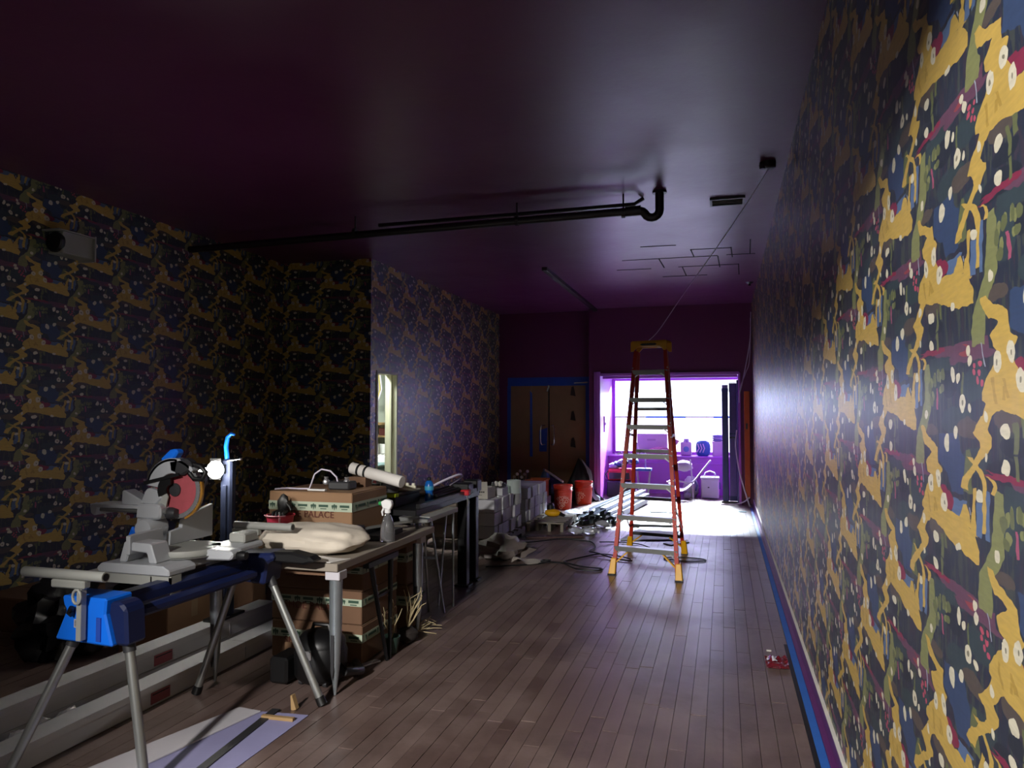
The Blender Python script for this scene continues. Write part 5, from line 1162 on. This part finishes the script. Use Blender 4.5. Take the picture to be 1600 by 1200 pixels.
build('rim', MB().box(x0 - 0.015, x1 + 0.015, y0 - 0.015, y0 + 0.012, 0.42, 0.45).box(x0 - 0.015, x1 + 0.015, y1 - 0.012, y1 + 0.015, 0.42, 0.45), ORGBOX, c)
plain_carton('shipping_carton', 'low pale carton carrying the orange-brown crate', -3.28, -2.90, 12.08, 12.52, 0.0, 0.143, WHITECARD, tape=False)
# scaffold of dark cloth and a white lath
c = thing('cloth_heap', 'dark blue cloth heap with a pale top behind the orange crate', 'cloth', (-2.95, 13.0, 0))
build('heap', MB().blob((-2.98, 12.95, 0.18), (0.26, 0.26, 0.22), 18, 12, 0.5, 2.5, 7, flat=0.0), mat('navy_cloth', '151a33', 0.85), c, smooth=True)
build('peak', MB().blob((-3.10, 12.95, 0.40), (0.09, 0.1, 0.16), 12, 8, 0.4, 2.5, 3), mat('blue_grey_cloth', '4c5f86', 0.8), c, smooth=True)
o = build('white_lath', MB().bar((-3.08, 12.86, 0.56), (-2.66, 12.40, 0.40), 0.02, 0.03), WHITE); tag(o, 'white lath slanting from the cloth heap to the nearer bucket', 'lath')
c = thing('fixture_pile', 'pile of dark fittings with small pale knobs behind the white cylinder', 'fittings', (-3.40, 12.6, 0))
build('crate', MB().box(-3.62, -3.32, 12.45, 12.75, 0, 0.40), BLACK, c, bevel=0.01)
for i in range(6):
    build('knob', MB().blob((-3.56 + 0.045 * i, 12.52 + 0.03 * (i % 3), 0.45 + 0.05 * (i % 3)), (0.028, 0.028, 0.028), 8, 6), (mat('knob_rose', 'a88f88', 0.5), PAPER)[i % 2], c, smooth=True)
    build('stem', MB().tube([(-3.56 + 0.045 * i, 12.55, 0.39), (-3.56 + 0.045 * i, 12.52 + 0.03 * (i % 3), 0.45 + 0.05 * (i % 3))], 0.008, 6), BLACK, c)
# black sheeting leaning up to a point
g = thing('black_sheeting', 'peaked heap of shiny black plastic sheeting against the doors', 'sheeting', (-2.45, 13.2, 0))
def cone_sheet(u, v):
    a = 2 * PI * u; tip = Vector((-2.56, 13.28, 0.76)); R1 = (0.30 + 0.05 * math.sin(5 * a) + 0.03 * math.sin(11 * a + 1))
    base = Vector((-2.50 + (R1 + 0.06 * (math.cos(a) > 0)) * math.cos(a), 13.20 + 0.5 * R1 * math.sin(a), 0.0))
    p = tip.lerp(base, v ** 0.9); n_ = noise.noise(Vector((p.x * 6, p.y * 6, p.z * 6)))
    n2 = noise.noise(Vector((p.x * 17, p.y * 17, p.z * 9 + 3)))
    return (p.x + (0.09 * n_ + 0.035 * n2) * v, p.y + (0.09 * n_ + 0.035 * n2) * v, max(0.0, p.z + 0.05 * n_ + 0.02 * n2))
build('sheet', MB().sheet(cone_sheet, 54, 20), BAGPLASTIC, g, smooth=True)
build('painted_highlight', MB().sheet(lambda u, v: tuple(Vector(cone_sheet(0.90 + 0.10 * u + 0.06 * math.sin(v * 5), v)) + Vector((0.035, -0.02, 0.006))), 8, 16), mat('highlight_grey', '9aabc0', 0.4, bump=0.4), g, smooth=True)  # window highlight on the sheeting, painted as a pale strip

# ------------------------------------------------------------------ metal studs
def stud(label, p0, p1, roll):
    p0 = Vector(p0); p1 = Vector(p1)
    mb = MB(); d = (p1 - p0); u = Vector((0, 0, 1)); s = d.normalized().cross(u); s.normalize()
    q = Matrix.Rotation(roll, 3, d.normalized()); s = q @ s; u = q @ u
    w_, h_, t_ = 0.09, 0.04, 0.004
    mb.bar(p0, p1, w_, t_, up=u).bar(p0 + s * (w_ / 2) + u * (h_ / 2), p1 + s * (w_ / 2) + u * (h_ / 2), t_, h_, up=u).bar(p0 - s * (w_ / 2) + u * (h_ / 2), p1 - s * (w_ / 2) + u * (h_ / 2), t_, h_, up=u)
    o = build('metal_stud', mb, STEEL, origin=(p0 + p1) / 2)
    return tag(o, label, 'stud', 'loose metal studs on the floor')
sd = []
for lay, (n, x0, dy) in enumerate(((4, -1.98, 0.0), (4, -1.96, 0.08), (3, -1.90, 0.14), (2, -1.82, 0.2))):
    for k4 in range(n):
        xx = x0 + 0.128 * k4 + 0.02 * ((k4 * 7 + lay * 3) % 3 - 1)
        sd.append(((xx, 10.38 + dy + 0.05 * k4), (xx + 0.28 + 0.02 * ((k4 + lay) % 3), 13.2 + dy - 0.06 * k4), 0.012 + lay * 0.052, PI if (k4 + lay) % 2 == 0 else 0, lay, k4))
for i, (a, c_, z, r, lay, idx) in enumerate(sd):
    lv = ('bottom', 'second', 'third', 'top')[lay]
    z2 = z + (0.04 if r else 0)
    stud('galvanised metal stud, %s from the left in the %s layer of the bundle' % (ORD[idx], lv), (a[0], a[1], z2), (c_[0], c_[1], z2), r)
for i, (a, b_) in enumerate((((-1.95, 10.28), (-1.88, 10.42)), ((-1.70, 10.36), (-1.62, 10.50)), ((-1.52, 10.42), (-1.46, 10.55)))):
    o = build('black_bracket', MB().bar((a[0], a[1], 0.035), (b_[0], b_[1], 0.035), 0.07, 0.06).bar((a[0], a[1], 0.09), (a[0] + 0.03, a[1] + 0.05, 0.09), 0.03, 0.05), BLACK, bevel=0.005)
    tag(o, '%s black end bracket from the left at the near end of the metal studs' % ORD[i], 'bracket', 'black brackets at the stud ends')
# pale panels lying under the ladder
for i, (P, z) in enumerate((([(-1.25, 9.2), (-0.62, 9.35), (-0.58, 10.35), (-1.12, 10.25)], 0.002), ([(-1.30, 10.4), (-0.70, 10.5), (-0.62, 11.6), (-1.18, 11.5)], 0.002), ([(-1.15, 11.9), (-0.55, 11.9), (-0.5, 12.9), (-1.1, 12.9)], 0.002))):
    o = build('floor_panel', MB().prism(P, 'z', z, z + 0.014), mat('panel_blue_grey', 'aab4c2', 0.55)); tag(o, ('nearest', 'middle', 'farthest')[i] + ' pale panel lying on the floor behind the ladder', 'panel', 'pale panels behind the ladder')
o = build('black_scrap', MB().prism([(-0.62, 9.0), (-0.42, 9.25), (-0.45, 9.42), (-0.72, 9.1)], 'z', 0.001, 0.012), BLACK); tag(o, 'black scrap of sheet on the floor behind the ladder', 'scrap')
o = build('black_rail', MB().bar((-1.25, 10.36, 0.02), (-0.55, 10.42, 0.02), 0.04, 0.035), BLACK); tag(o, 'black rail lying across the pale panels behind the ladder', 'rail')
# cables and floor litter
cord('extension_cord', [(-2.35, 7.20, 0.012), (-2.08, 7.36, 0.012), (-1.86, 7.52, 0.012), (-1.78, 7.66, 0.02), (-1.86, 7.66, 0.02), (-1.83, 7.52, 0.03), (-1.64, 7.60, 0.012), (-1.45, 7.36, 0.012), (-1.24, 7.34, 0.012), (-1.20, 7.44, 0.012), (-1.40, 7.48, 0.012), (-1.60, 7.58, 0.025), (-1.62, 7.72, 0.012), (-1.48, 8.0, 0.012), (-1.34, 8.2, 0.012), (-1.1, 8.12, 0.012), (-0.98, 8.0, 0.012)], 0.008, CABLE, 'black extension cord looping over the floor left of the ladder', n=6)
cord('extension_cord', [(-2.45, 8.55, 0.012), (-2.2, 8.80, 0.012), (-1.95, 9.05, 0.012), (-1.70, 9.0, 0.012), (-1.56, 8.92, 0.012), (-1.46, 8.6, 0.012), (-1.48, 8.32, 0.012), (-1.36, 8.15, 0.03), (-1.1, 7.95, 0.012), (-0.95, 7.92, 0.012)], 0.008, CABLE, 'second black cord running from the pallets towards the ladder', n=6)
cord('extension_cord', [(-1.45, 8.85, 0.03), (-1.25, 9.0, 0.012), (-1.0, 8.95, 0.012), (-0.85, 8.75, 0.012)], 0.007, CABLE, 'short black cord passing behind the left side of the ladder', n=6)
cord('floor_ring', [(-0.42 + 0.22 * math.cos(a), 8.18 + 0.10 * math.sin(a), 0.008) for a in [R_(q) for q in range(0, 361, 24)]], 0.007, CABLE, 'thin cord ring on the floor at the right foot of the ladder')
c = thing('wrapping_heap', 'heap of dirty clear wrapping on the floor by the pallets', 'packing', (-2.30, 7.75, 0))
build('heap', MB().blob((-2.36, 7.85, 0.07), (0.28, 0.32, 0.15), 22, 12, 0.6, 2.5, 11, flat=0.0), mat('dirty_wrap', '766c68', 0.5, bump=0.3), c, smooth=True)
build('pale_sheet', MB().sheet(lambda u, v: (-2.15 + 0.28 * u, 7.45 + 0.22 * v + 0.04 * math.sin(u * 7), 0.02 + 0.05 * max(0, math.sin(u * 5 + v * 4)) * (1 - u)), 10, 8, 0.003), mat('pale_wrap', '9c948c', 0.6), c, smooth=True)
for i, (x, y) in enumerate(((-1.86, 9.48), (-1.68, 9.50), (-1.62, 10.14))):
    c = thing('clear_bottle', ('first clear crushed bottle by the cord on the floor', 'second clear crushed bottle, right of the first on the floor', 'third clear crushed bottle, on the floor by the black stud brackets')[i], 'bottle', (x, y, 0), 'crushed bottles')
    build('body', MB().blob((x, y, 0.05), (0.10, 0.06, 0.05), 14, 8, 0.35, 3, i, flat=0.001), mat('bottle_clear', 'd8dce4', 0.08, trans=0.6), c, smooth=True)
    build('cap', MB().lathe((x + 0.10, y, 0.04), [(0.018, 0), (0.018, 0.022)], 10, 'x'), WHITE, c)
c = build('floor_rag', MB().sheet(lambda u, v: (-2.38 + 0.40 * u, 11.15 + 0.45 * v, 0.02 + 0.035 * (math.sin(u * 9 + v * 3) * math.sin(v * 7) + 0.6)), 12, 10, 0.004), mat('rag_grey', '8d8c9c', 0.85), smooth=True); tag(c, 'crumpled grey rag on the floor in front of the nearer bucket', 'rag')
c = build('brown_board', MB().bar((-2.42, 9.05, 0.012), (-1.75, 9.32, 0.012), 0.14, 0.018), mat('board_maroon', '3d2320', 0.7)); tag(c, 'dark maroon board lying on the floor beside the empty pallet', 'board')
c = thing('red_wrapper', 'crumpled red film wrapper on the floor by the right wall', 'wrapper', (0.30, 4.97, 0))
build('film', MB().sheet(lambda u, v: (0.235 + 0.135 * u, 4.86 + 0.22 * v, 0.008 + 0.02 * (noise.noise(Vector((u * 5, v * 5, 1))) + 0.35)), 12, 12, 0.002), mat('red_film', '7d2430', 0.18, trans=0.25), c, smooth=True)
build('white_print', MB().sheet(lambda u, v: (0.275 + 0.03 * u * (1 - 0.5 * v), 4.93 + 0.09 * v, 0.032 + 0.004 * math.sin(u * 3)), 5, 5, 0.001), WHITE, c)
build('white_print', MB().bar((0.245, 4.95, 0.035), (0.255, 5.0, 0.035), 0.008, 0.003), WHITE, c)
o = build('paper_bit', MB().box(0.255, 0.285, 5.22, 5.245, 0.001, 0.006), PAPER); tag(o, 'tiny scrap of paper on the floor beyond the red wrapper', 'scrap')

# ------------------------------------------------------------------ storefront bay
# folding grille with its dark leaf, right of the opening
gt = thing('folding_grille', 'dark folding security grille stacked at the right of the storefront', 'grille', (0.05, 13.55, 0))
GR = mat('grille_dark', '3a3d66', 0.4, 0.3)
build('leaf', MB().box(-0.035, 0.075, 13.52, 13.60, 0.03, 2.02), GR, gt, bevel=0.012)
build('leaf_cap', MB().lathe((0.02, 13.56, 2.02), [(0.05, 0), (0.05, 0.05)], 12), mat('grille_grey', '8a94ac', 0.4), gt)
for i in range(5):
    build('bar', MB().box(0.10 + i * 0.022, 0.108 + i * 0.022, 13.54, 13.56, 0.12, 2.12), mat('grille_violet', '8c78b8', 0.35, 0.3), gt)
build('lock_bar', MB().box(0.085, 0.225, 13.525, 13.54, 1.20, 1.225), GR, gt)
build('lock_bar', MB().box(0.085, 0.225, 13.525, 13.54, 1.13, 1.155), BLACK, gt)
build('back_leaf', MB().box(0.09, 0.23, 13.575, 13.60, 0.03, 2.10), GR, gt)
build('end_post', MB().box(0.215, 0.262, 13.34, 13.44, 0.02, 2.15), GR, gt, bevel=0.008)
build('bottom_track', MB().bar((-0.05, 13.53, 0.015), (0.24, 13.50, 0.015), 0.05, 0.03), BLACK, gt)
build('head_track', MB().box(OX0 + 0.05, 0.23, 13.36, 13.42, OZ - 0.075, OZ - 0.032), PURPLE, gt)
o = build('orange_door_edge', MB().box(0.335, 0.425, 13.235, 13.275, 0.12, 1.95), mat('orange_door', 'b04a1c', 0.45), bevel=0.004); tag(o, 'tall narrow orange door edge beside the right end of the storefront', 'door edge')
build('latch_plate', MB().box(0.36, 0.39, 13.225, 13.236, 1.30, 1.40), DKGREY, o)
cord('white_cable', [(0.455, 13.15, 3.2), (0.44, 13.15, 2.8), (0.33, 13.15, 2.2), (0.26, 13.1, 1.9)], 0.010, WCABLE, 'white cord hanging from the ceiling corner above the grille')
cord('white_cable', [(0.46, 13.12, 3.3), (0.43, 13.12, 2.5), (0.36, 13.1, 2.25), (0.27, 13.05, 2.0), (0.25, 13.08, 1.75)], 0.008, WCABLE, 'second white cord beside the first, ending a little lower')
cord('white_cable', [(0.21, 13.3, 1.28), (0.19, 13.2, 1.0), (0.24, 13.1, 0.6), (0.33, 13.05, 0.25), (0.40, 13.0, 0.012)], 0.012, WCABLE, 'white cord sagging from the grille lock down to the floor')
cord('white_cable', [(0.40, 13.05, 0.16), (0.30, 13.1, 0.07), (0.12, 13.15, 0.02), (-0.06, 13.18, 0.012)], 0.012, WCABLE, 'white cord curving along the floor below the grille')
# on the sill
SZ = 0.735
c = thing('striped_bag', 'blue and white striped bag on the storefront sill', 'bag', (-0.42, 14.95, SZ))
build('body', MB().blob((-0.40, 14.95, SZ + 0.14), (0.14, 0.10, 0.16), 18, 12, 0.12, 3, 3, flat=SZ, power=0.7), mat('bag_blue', '2f6f9a', 0.6), c, smooth=True)
for i in range(3): build('print', MB().tube([(-0.50 + 0.05 * i, 14.85, SZ + 0.24), (-0.47 + 0.05 * i, 14.848, SZ + 0.15), (-0.52 + 0.06 * i, 14.85, SZ + 0.07)], 0.012, 6), WHITE, c)
c = thing('detergent_jug', 'white jug with a pale blue oval label on the storefront sill', 'jug', (-0.72, 14.95, SZ))
build('body', MB().box(-0.83, -0.62, 14.90, 15.05, SZ, SZ + 0.27), WHITE, c, bevel=0.02)
build('neck', MB().lathe((-0.72, 14.97, SZ + 0.27), [(0.06, 0), (0.05, 0.03), (0.05, 0.06)], 14), mat('cap_lilac', 'a9a4c8', 0.5), c, smooth=True)
build('label_oval', MB().lathe((-0.72, 14.893, SZ + 0.13), [(0.002, 0), (0.055, 0.0), (0.055, 0.004)], 20, 'y'), mat('label_blue', '6aa6c0', 0.5), c)
c = thing('white_box', 'white box at the right end of the storefront sill', 'box', (-0.12, 14.95, SZ))
build('body', MB().box(-0.22, -0.02, 14.88, 15.05, SZ, SZ + 0.28), WHITE, c, bevel=0.006)
build('lid', MB().box(-0.225, -0.015, 14.875, 15.055, SZ + 0.24, SZ + 0.285), WHITE, c)
c = thing('folded_fabric', 'folded blue fabric on top of the white box', 'fabric', (-0.12, 14.95, SZ + 0.285))
for i in range(3): build('fold', MB().blob((-0.12, 14.96, SZ + 0.31 + 0.04 * i), (0.11, 0.08, 0.028), 12, 6, 0.15, 3, i), (mat('fabric_blue', '7f93b8', 0.7), mat('fabric_pale', 'aab4cc', 0.7))[i % 2], c, smooth=True)
c = thing('pink_vase', 'pinkish leaning vase on the storefront sill behind the ladder', 'vase', (-0.93, 14.95, SZ))
build('body', MB().tube([(-1.0, 14.95, SZ), (-0.99, 14.95, SZ + 0.12), (-0.97, 14.95, SZ + 0.22), (-0.925, 14.95, SZ + 0.32)], [0.04, 0.04, 0.06, 0.085], 14), mat('vase_pink', 'a98498', 0.5), c, smooth=True)
build('foot', MB().lathe((-1.0, 14.95, SZ), [(0.05, 0), (0.045, 0.02)], 14), mat('vase_pink', 'a98498', 0.5), c)
c = thing('pink_cloth', 'crumpled rose cloth on the storefront sill seen through the ladder', 'cloth', (-1.30, 14.95, SZ))
build('cloth', MB().blob((-1.25, 14.95, SZ + 0.05), (0.24, 0.12, 0.10), 20, 10, 0.5, 3, 8, flat=SZ), mat('rose_cloth', '9a5f7c', 0.8), c, smooth=True)
build('tail', MB().blob((-1.52, 14.95, SZ + 0.03), (0.10, 0.1, 0.06), 12, 8, 0.4, 3, 4, flat=SZ), mat('lilac_cloth', 'b088c0', 0.8), c, smooth=True)
for i, (x, w_, h_) in enumerate(((-1.75, 0.10, 0.22), (-1.45, 0.5, 0.42))):
    c = thing('tote', ('white bottle on the sill beside the left ladder rail', 'large white carton with faint print standing on the sill')[i], ('bottle', 'carton')[i], (x, 15.1, SZ))
    if i: build('body', MB().box(x - w_ / 2, x + w_ / 2 + 0.1, 15.12, 15.28, SZ, SZ + h_), WHITE, c, bevel=0.006); build('faint_print', MB().box(x - 0.05, x + 0.12, 15.115, 15.12, SZ + 0.28, SZ + 0.32), PALE, c)
    else: build('body', MB().lathe((x + 0.05, 14.95, SZ), [(0.045, 0), (0.05, 0.01), (0.05, 0.15), (0.02, 0.2), (0.02, 0.22)], 14), WHITE, c, smooth=True); build('cap', MB().lathe((x + 0.05, 14.95, SZ + 0.22), [(0.022, 0), (0.022, 0.025)], 12), PALE, c)
c = thing('paper_scraps', 'scatter of dark and white paper at the left end of the sill', 'paper', (-2.0, 14.9, SZ))
for i in range(7): build('scrap', MB().obox((-2.08 + 0.05 * i, 14.85 + 0.03 * (i % 3), SZ + 0.02 + 0.012 * (i % 4)), (0.09, 0.05, 0.004), (0.5 * math.sin(i), 0.4 * math.cos(i * 2), i)), (PAPER, DKGREY)[i % 2], c)
o = thing('wall_switch', 'purple switch box on the left side wall of the storefront bay', 'switch', (OX0, 14.3, 1.35))
build('box', MB().box(OX0 - 0.06, OX0 + 0.03, 13.72, 13.84, 1.22, 1.52), PURPLE, o, bevel=0.008)
build('toggle', MB().box(OX0 + 0.03, OX0 + 0.045, 13.77, 13.79, 1.35, 1.40), WHITE, o)
# on the bay floor
c = thing('tool_bag', 'red and black tool bag on the floor at the left of the bay', 'bag', (-1.9, 14.1, 0))
build('body', MB().box(-2.13, -1.68, 13.95, 14.25, 0.30, 0.52), REDP, c, bevel=0.03)
build('black_panel', MB().box(-2.10, -1.72, 13.94, 13.955, 0.33, 0.45), BLACK, c)
build('handle', MB().tube([(-2.12, 13.97, 0.48), (-2.17, 13.95, 0.42), (-2.14, 13.96, 0.33)], 0.012, 8), BLACK, c, smooth=True)
c = thing('black_case', 'black case on the floor under the red tool bag', 'case', (-1.9, 14.1, 0))
build('body', MB().box(-2.14, -1.66, 13.9, 14.28, 0.0, 0.295), mat('case_navy', '10131f', 0.5), c, bevel=0.02)
build('latch', MB().box(-1.76, -1.70, 13.885, 13.90, 0.18, 0.23), CHROME, c, bevel=0.005)
build('handle', MB().bar((-1.98, 13.89, 0.22), (-1.84, 13.89, 0.22), 0.02, 0.02), BLACK, c)
c = thing('printed_cloth', 'heap of white and navy printed cloth on the red tool bag', 'cloth', (-1.85, 14.1, 0.52))
for i in range(6):
    build('fold', MB().blob((-2.02 + 0.075 * i, 14.1, 0.57 + 0.03 * min(i, 3)), (0.10, 0.12, 0.06), 12, 8, 0.5, 3, i * 2.2, flat=0.521), (mat('cloth_white', 'c4ccd8', 0.8), mat('cloth_navy', '38507c', 0.8))[i % 2], c, smooth=True)
c = thing('blue_stool', 'small folding stool with a blue top behind the ladder', 'stool', (-1.42, 13.9, 0))
build('seat', MB().box(-1.60, -1.30, 13.8, 14.02, 0.50, 0.55), mat('stool_blue', '2c4a94', 0.5), c, bevel=0.008)
for x, d in ((-1.57, 0.05), (-1.33, -0.05)):
    for y in (13.83, 13.99): build('leg', MB().tube([(x, y, 0.50), (x + d, y, 0.0)], 0.012, 8), STEEL, c, smooth=True)
build('back_pole', MB().tube([(-1.42, 14.0, 0.55), (-1.43, 14.02, 0.86)], 0.014, 8), WHITE, c, smooth=True)
c = thing('baby_swing', 'pale folding seat frame with a fabric sling in the bay', 'seat', (-0.9, 14.0, 0))
build('sling', MB().sheet(lambda u, v: (-1.0 + 0.46 * u, 13.85 + 0.3 * v, 0.30 - 0.15 * math.sin(PI * min(1, u * 1.02)) + 0.03 * v), 14, 5, 0.01), mat('sling_grey', 'a89ab4', 0.8), c, smooth=True)
build('frame', MB().tube([(-1.02, 13.84, 0.31), (-0.85, 13.84, 0.34), (-0.62, 13.84, 0.30), (-0.54, 13.84, 0.33), (-0.24, 13.84, 0.72)], 0.016, 8), mat('frame_white', 'd6cfe0', 0.5), c, smooth=True)
build('upright', MB().tube([(-0.56, 13.9, 0.02), (-0.57, 13.9, 0.35), (-0.60, 13.9, 0.72)], 0.014, 8), mat('frame_white', 'd6cfe0', 0.5), c, smooth=True)
build('cushion', MB().blob((-0.72, 14.0, 0.60), (0.16, 0.12, 0.10), 14, 8, 0.2, 3, 2), mat('cushion_white', 'd8d4de', 0.8), c, smooth=True)
build('foot', MB().blob((-0.66, 13.9, 0.07), (0.07, 0.14, 0.07), 12, 8, 0.1, 3, 1, flat=0.0), mat('foot_grey', '6a6878', 0.6), c, smooth=True)
c = thing('white_cooler', 'white cooler box with a loop handle in front of the sill', 'cooler', (-0.25, 14.2, 0))
build('body', MB().box(-0.42, -0.10, 14.05, 14.4, 0.0, 0.36), WHITE, c, bevel=0.02)
build('lid', MB().box(-0.43, -0.09, 14.04, 14.41, 0.36, 0.40), WHITE, c, bevel=0.01)
build('handle', MB().tube([(-0.36, 14.15, 0.40), (-0.34, 14.15, 0.47), (-0.26, 14.15, 0.50), (-0.18, 14.15, 0.47), (-0.16, 14.15, 0.40)], 0.014, 8), WHITE, c, smooth=True)
build('side_clip', MB().box(-0.105, -0.075, 14.1, 14.18, 0.18, 0.30), mat('clip_blue', '54608c', 0.5), c)
build('badge', MB().box(-0.30, -0.27, 14.043, 14.051, 0.2, 0.22), DKGREY, c)
c = thing('white_sack', 'slumped white sack on the floor left of the white cooler', 'sack', (-0.55, 13.98, 0))
build('body', MB().blob((-0.62, 14.42, 0.16), (0.15, 0.13, 0.22), 16, 12, 0.25, 3, 6, flat=0.0), mat('sack_white', 'd6d8dc', 0.8), c, smooth=True)
build('dark_tie', MB().tube([(-0.53, 14.28, 0.30), (-0.50, 14.27, 0.22), (-0.52, 14.28, 0.12)], 0.016, 8), mat('clip_blue', '54608c', 0.5), c)
o = build('dark_mat', MB().prism([(-0.95, 12.2), (-0.62, 12.3), (-0.55, 12.8), (-0.95, 12.75)], 'z', 0.017, 0.024), mat('mat_mauve', '5d4a58', 0.8)); tag(o, 'dark mauve mat on the bright floor behind the ladder', 'mat')
o = build('thin_rod', MB().tube([(-0.85, 10.9, 0.02), (-0.52, 12.7, 0.02)], 0.008, 6), DKGREY); tag(o, 'thin dark rod lying on the floor to the right of the pale panels', 'rod')
o = build('floor_scrap', MB().obox((0.27, 12.35, 0.006), (0.12, 0.05, 0.01), (0, 0, 0.1)), mat('scrap_teal', '7fa6b0', 0.6)); tag(o, 'pale flat scrap on the floor at the foot of the right wall', 'scrap')

# ------------------------------------------------------------------ behind the doorway
c = thing('cable_bundle', 'bundle of pale cables and a white coil hanging in the back room', 'cables', (-5.3, 10.6, 2.4))
for i in range(5):
    build('cable', MB().tube([(-5.33 + 0.02 * i, 10.6, 2.4), (-5.30 + 0.03 * i, 10.58, 1.95), (-5.24 - 0.02 * i, 10.55, 1.6 - 0.02 * i), (-5.33 + 0.01 * i, 10.57, 1.42 + 0.02 * i), (-5.28 + 0.02 * math.sin(i * 2), 10.56, 1.12)], 0.012, 6), (WCABLE, mat('cable_yellow', 'b0a050', 0.5))[i % 2], c, smooth=True)
build('coil', MB().blob((-5.30, 10.5, 1.98), (0.05, 0.04, 0.05), 12, 8, 0.1, 3, 1), WHITE, c, smooth=True)
c = thing('breaker_panel', 'dark electrical panel on the back room wall', 'panel', (-5.2, 11.28, 1.7))
build('box', MB().box(-5.42, -5.10, 11.18, 11.295, 1.45, 2.15), mat('panel_dark', '2c342e', 0.5), c, bevel=0.01)
for i in range(3): build('conduit', MB().tube([(-5.36 + 0.1 * i, 11.24, 2.15), (-5.36 + 0.1 * i, 11.24, 3.4)], 0.018, 8), mat('panel_dark', '2c342e', 0.5), c, smooth=True)
c = thing('wood_shelf', 'wooden shelf with boxes in the back room', 'shelf', (-5.2, 11.1, 1.3))
build('board', MB().box(-5.7, -4.9, 10.95, 11.295, 1.38, 1.42), TIMBER, c)
build('board', MB().box(-5.7, -4.9, 10.95, 11.295, 1.18, 1.21), TIMBER, c)
build('bracket', MB().box(-5.68, -5.65, 10.98, 11.295, 1.0, 1.40), TIMBER, c)
o = build('red_carton', MB().box(-5.42, -5.12, 10.98, 11.2, 1.212, 1.33), mat('carton_maroon', '5a2320', 0.6), bevel=0.004); tag(o, 'dark red carton on the lower shelf of the back room', 'carton')
c = thing('white_washer', 'white appliance in the back room seen through the doorway', 'appliance', (-5.2, 10.6, 0))
build('body', MB().box(-5.65, -4.98, 10.35, 10.9, 0.0, 0.92), WHITE, c, bevel=0.02)
build('control_panel', MB().box(-5.65, -4.98, 10.8, 10.9, 0.92, 1.08), WHITE, c, bevel=0.01)
c = thing('grey_tub', 'blue-grey plastic tub with handles in the back room', 'tub', (-5.1, 10.0, 0))
build('bin', MB().box(-5.35, -4.85, 9.75, 10.2, 0.40, 0.78), mat('tub_grey', '6f868c', 0.5), c, bevel=0.03)
build('lid', MB().box(-5.38, -4.82, 9.72, 10.23, 0.78, 0.83), mat('tub_grey', '6f868c', 0.5), c, bevel=0.02)
build('handle', MB().box(-5.0, -4.9, 9.71, 9.75, 0.62, 0.68), mat('tub_dark', '44585c', 0.5), c, bevel=0.01)
c = thing('black_crate', 'black crate under the blue-grey tub in the back room', 'crate', (-5.1, 10.0, 0))
build('body', MB().box(-5.36, -4.84, 9.74, 10.21, 0.0, 0.30), BLACK, c, bevel=0.01)
build('lid', MB().box(-5.38, -4.82, 9.72, 10.23, 0.30, 0.40), BLACK, c, bevel=0.01)
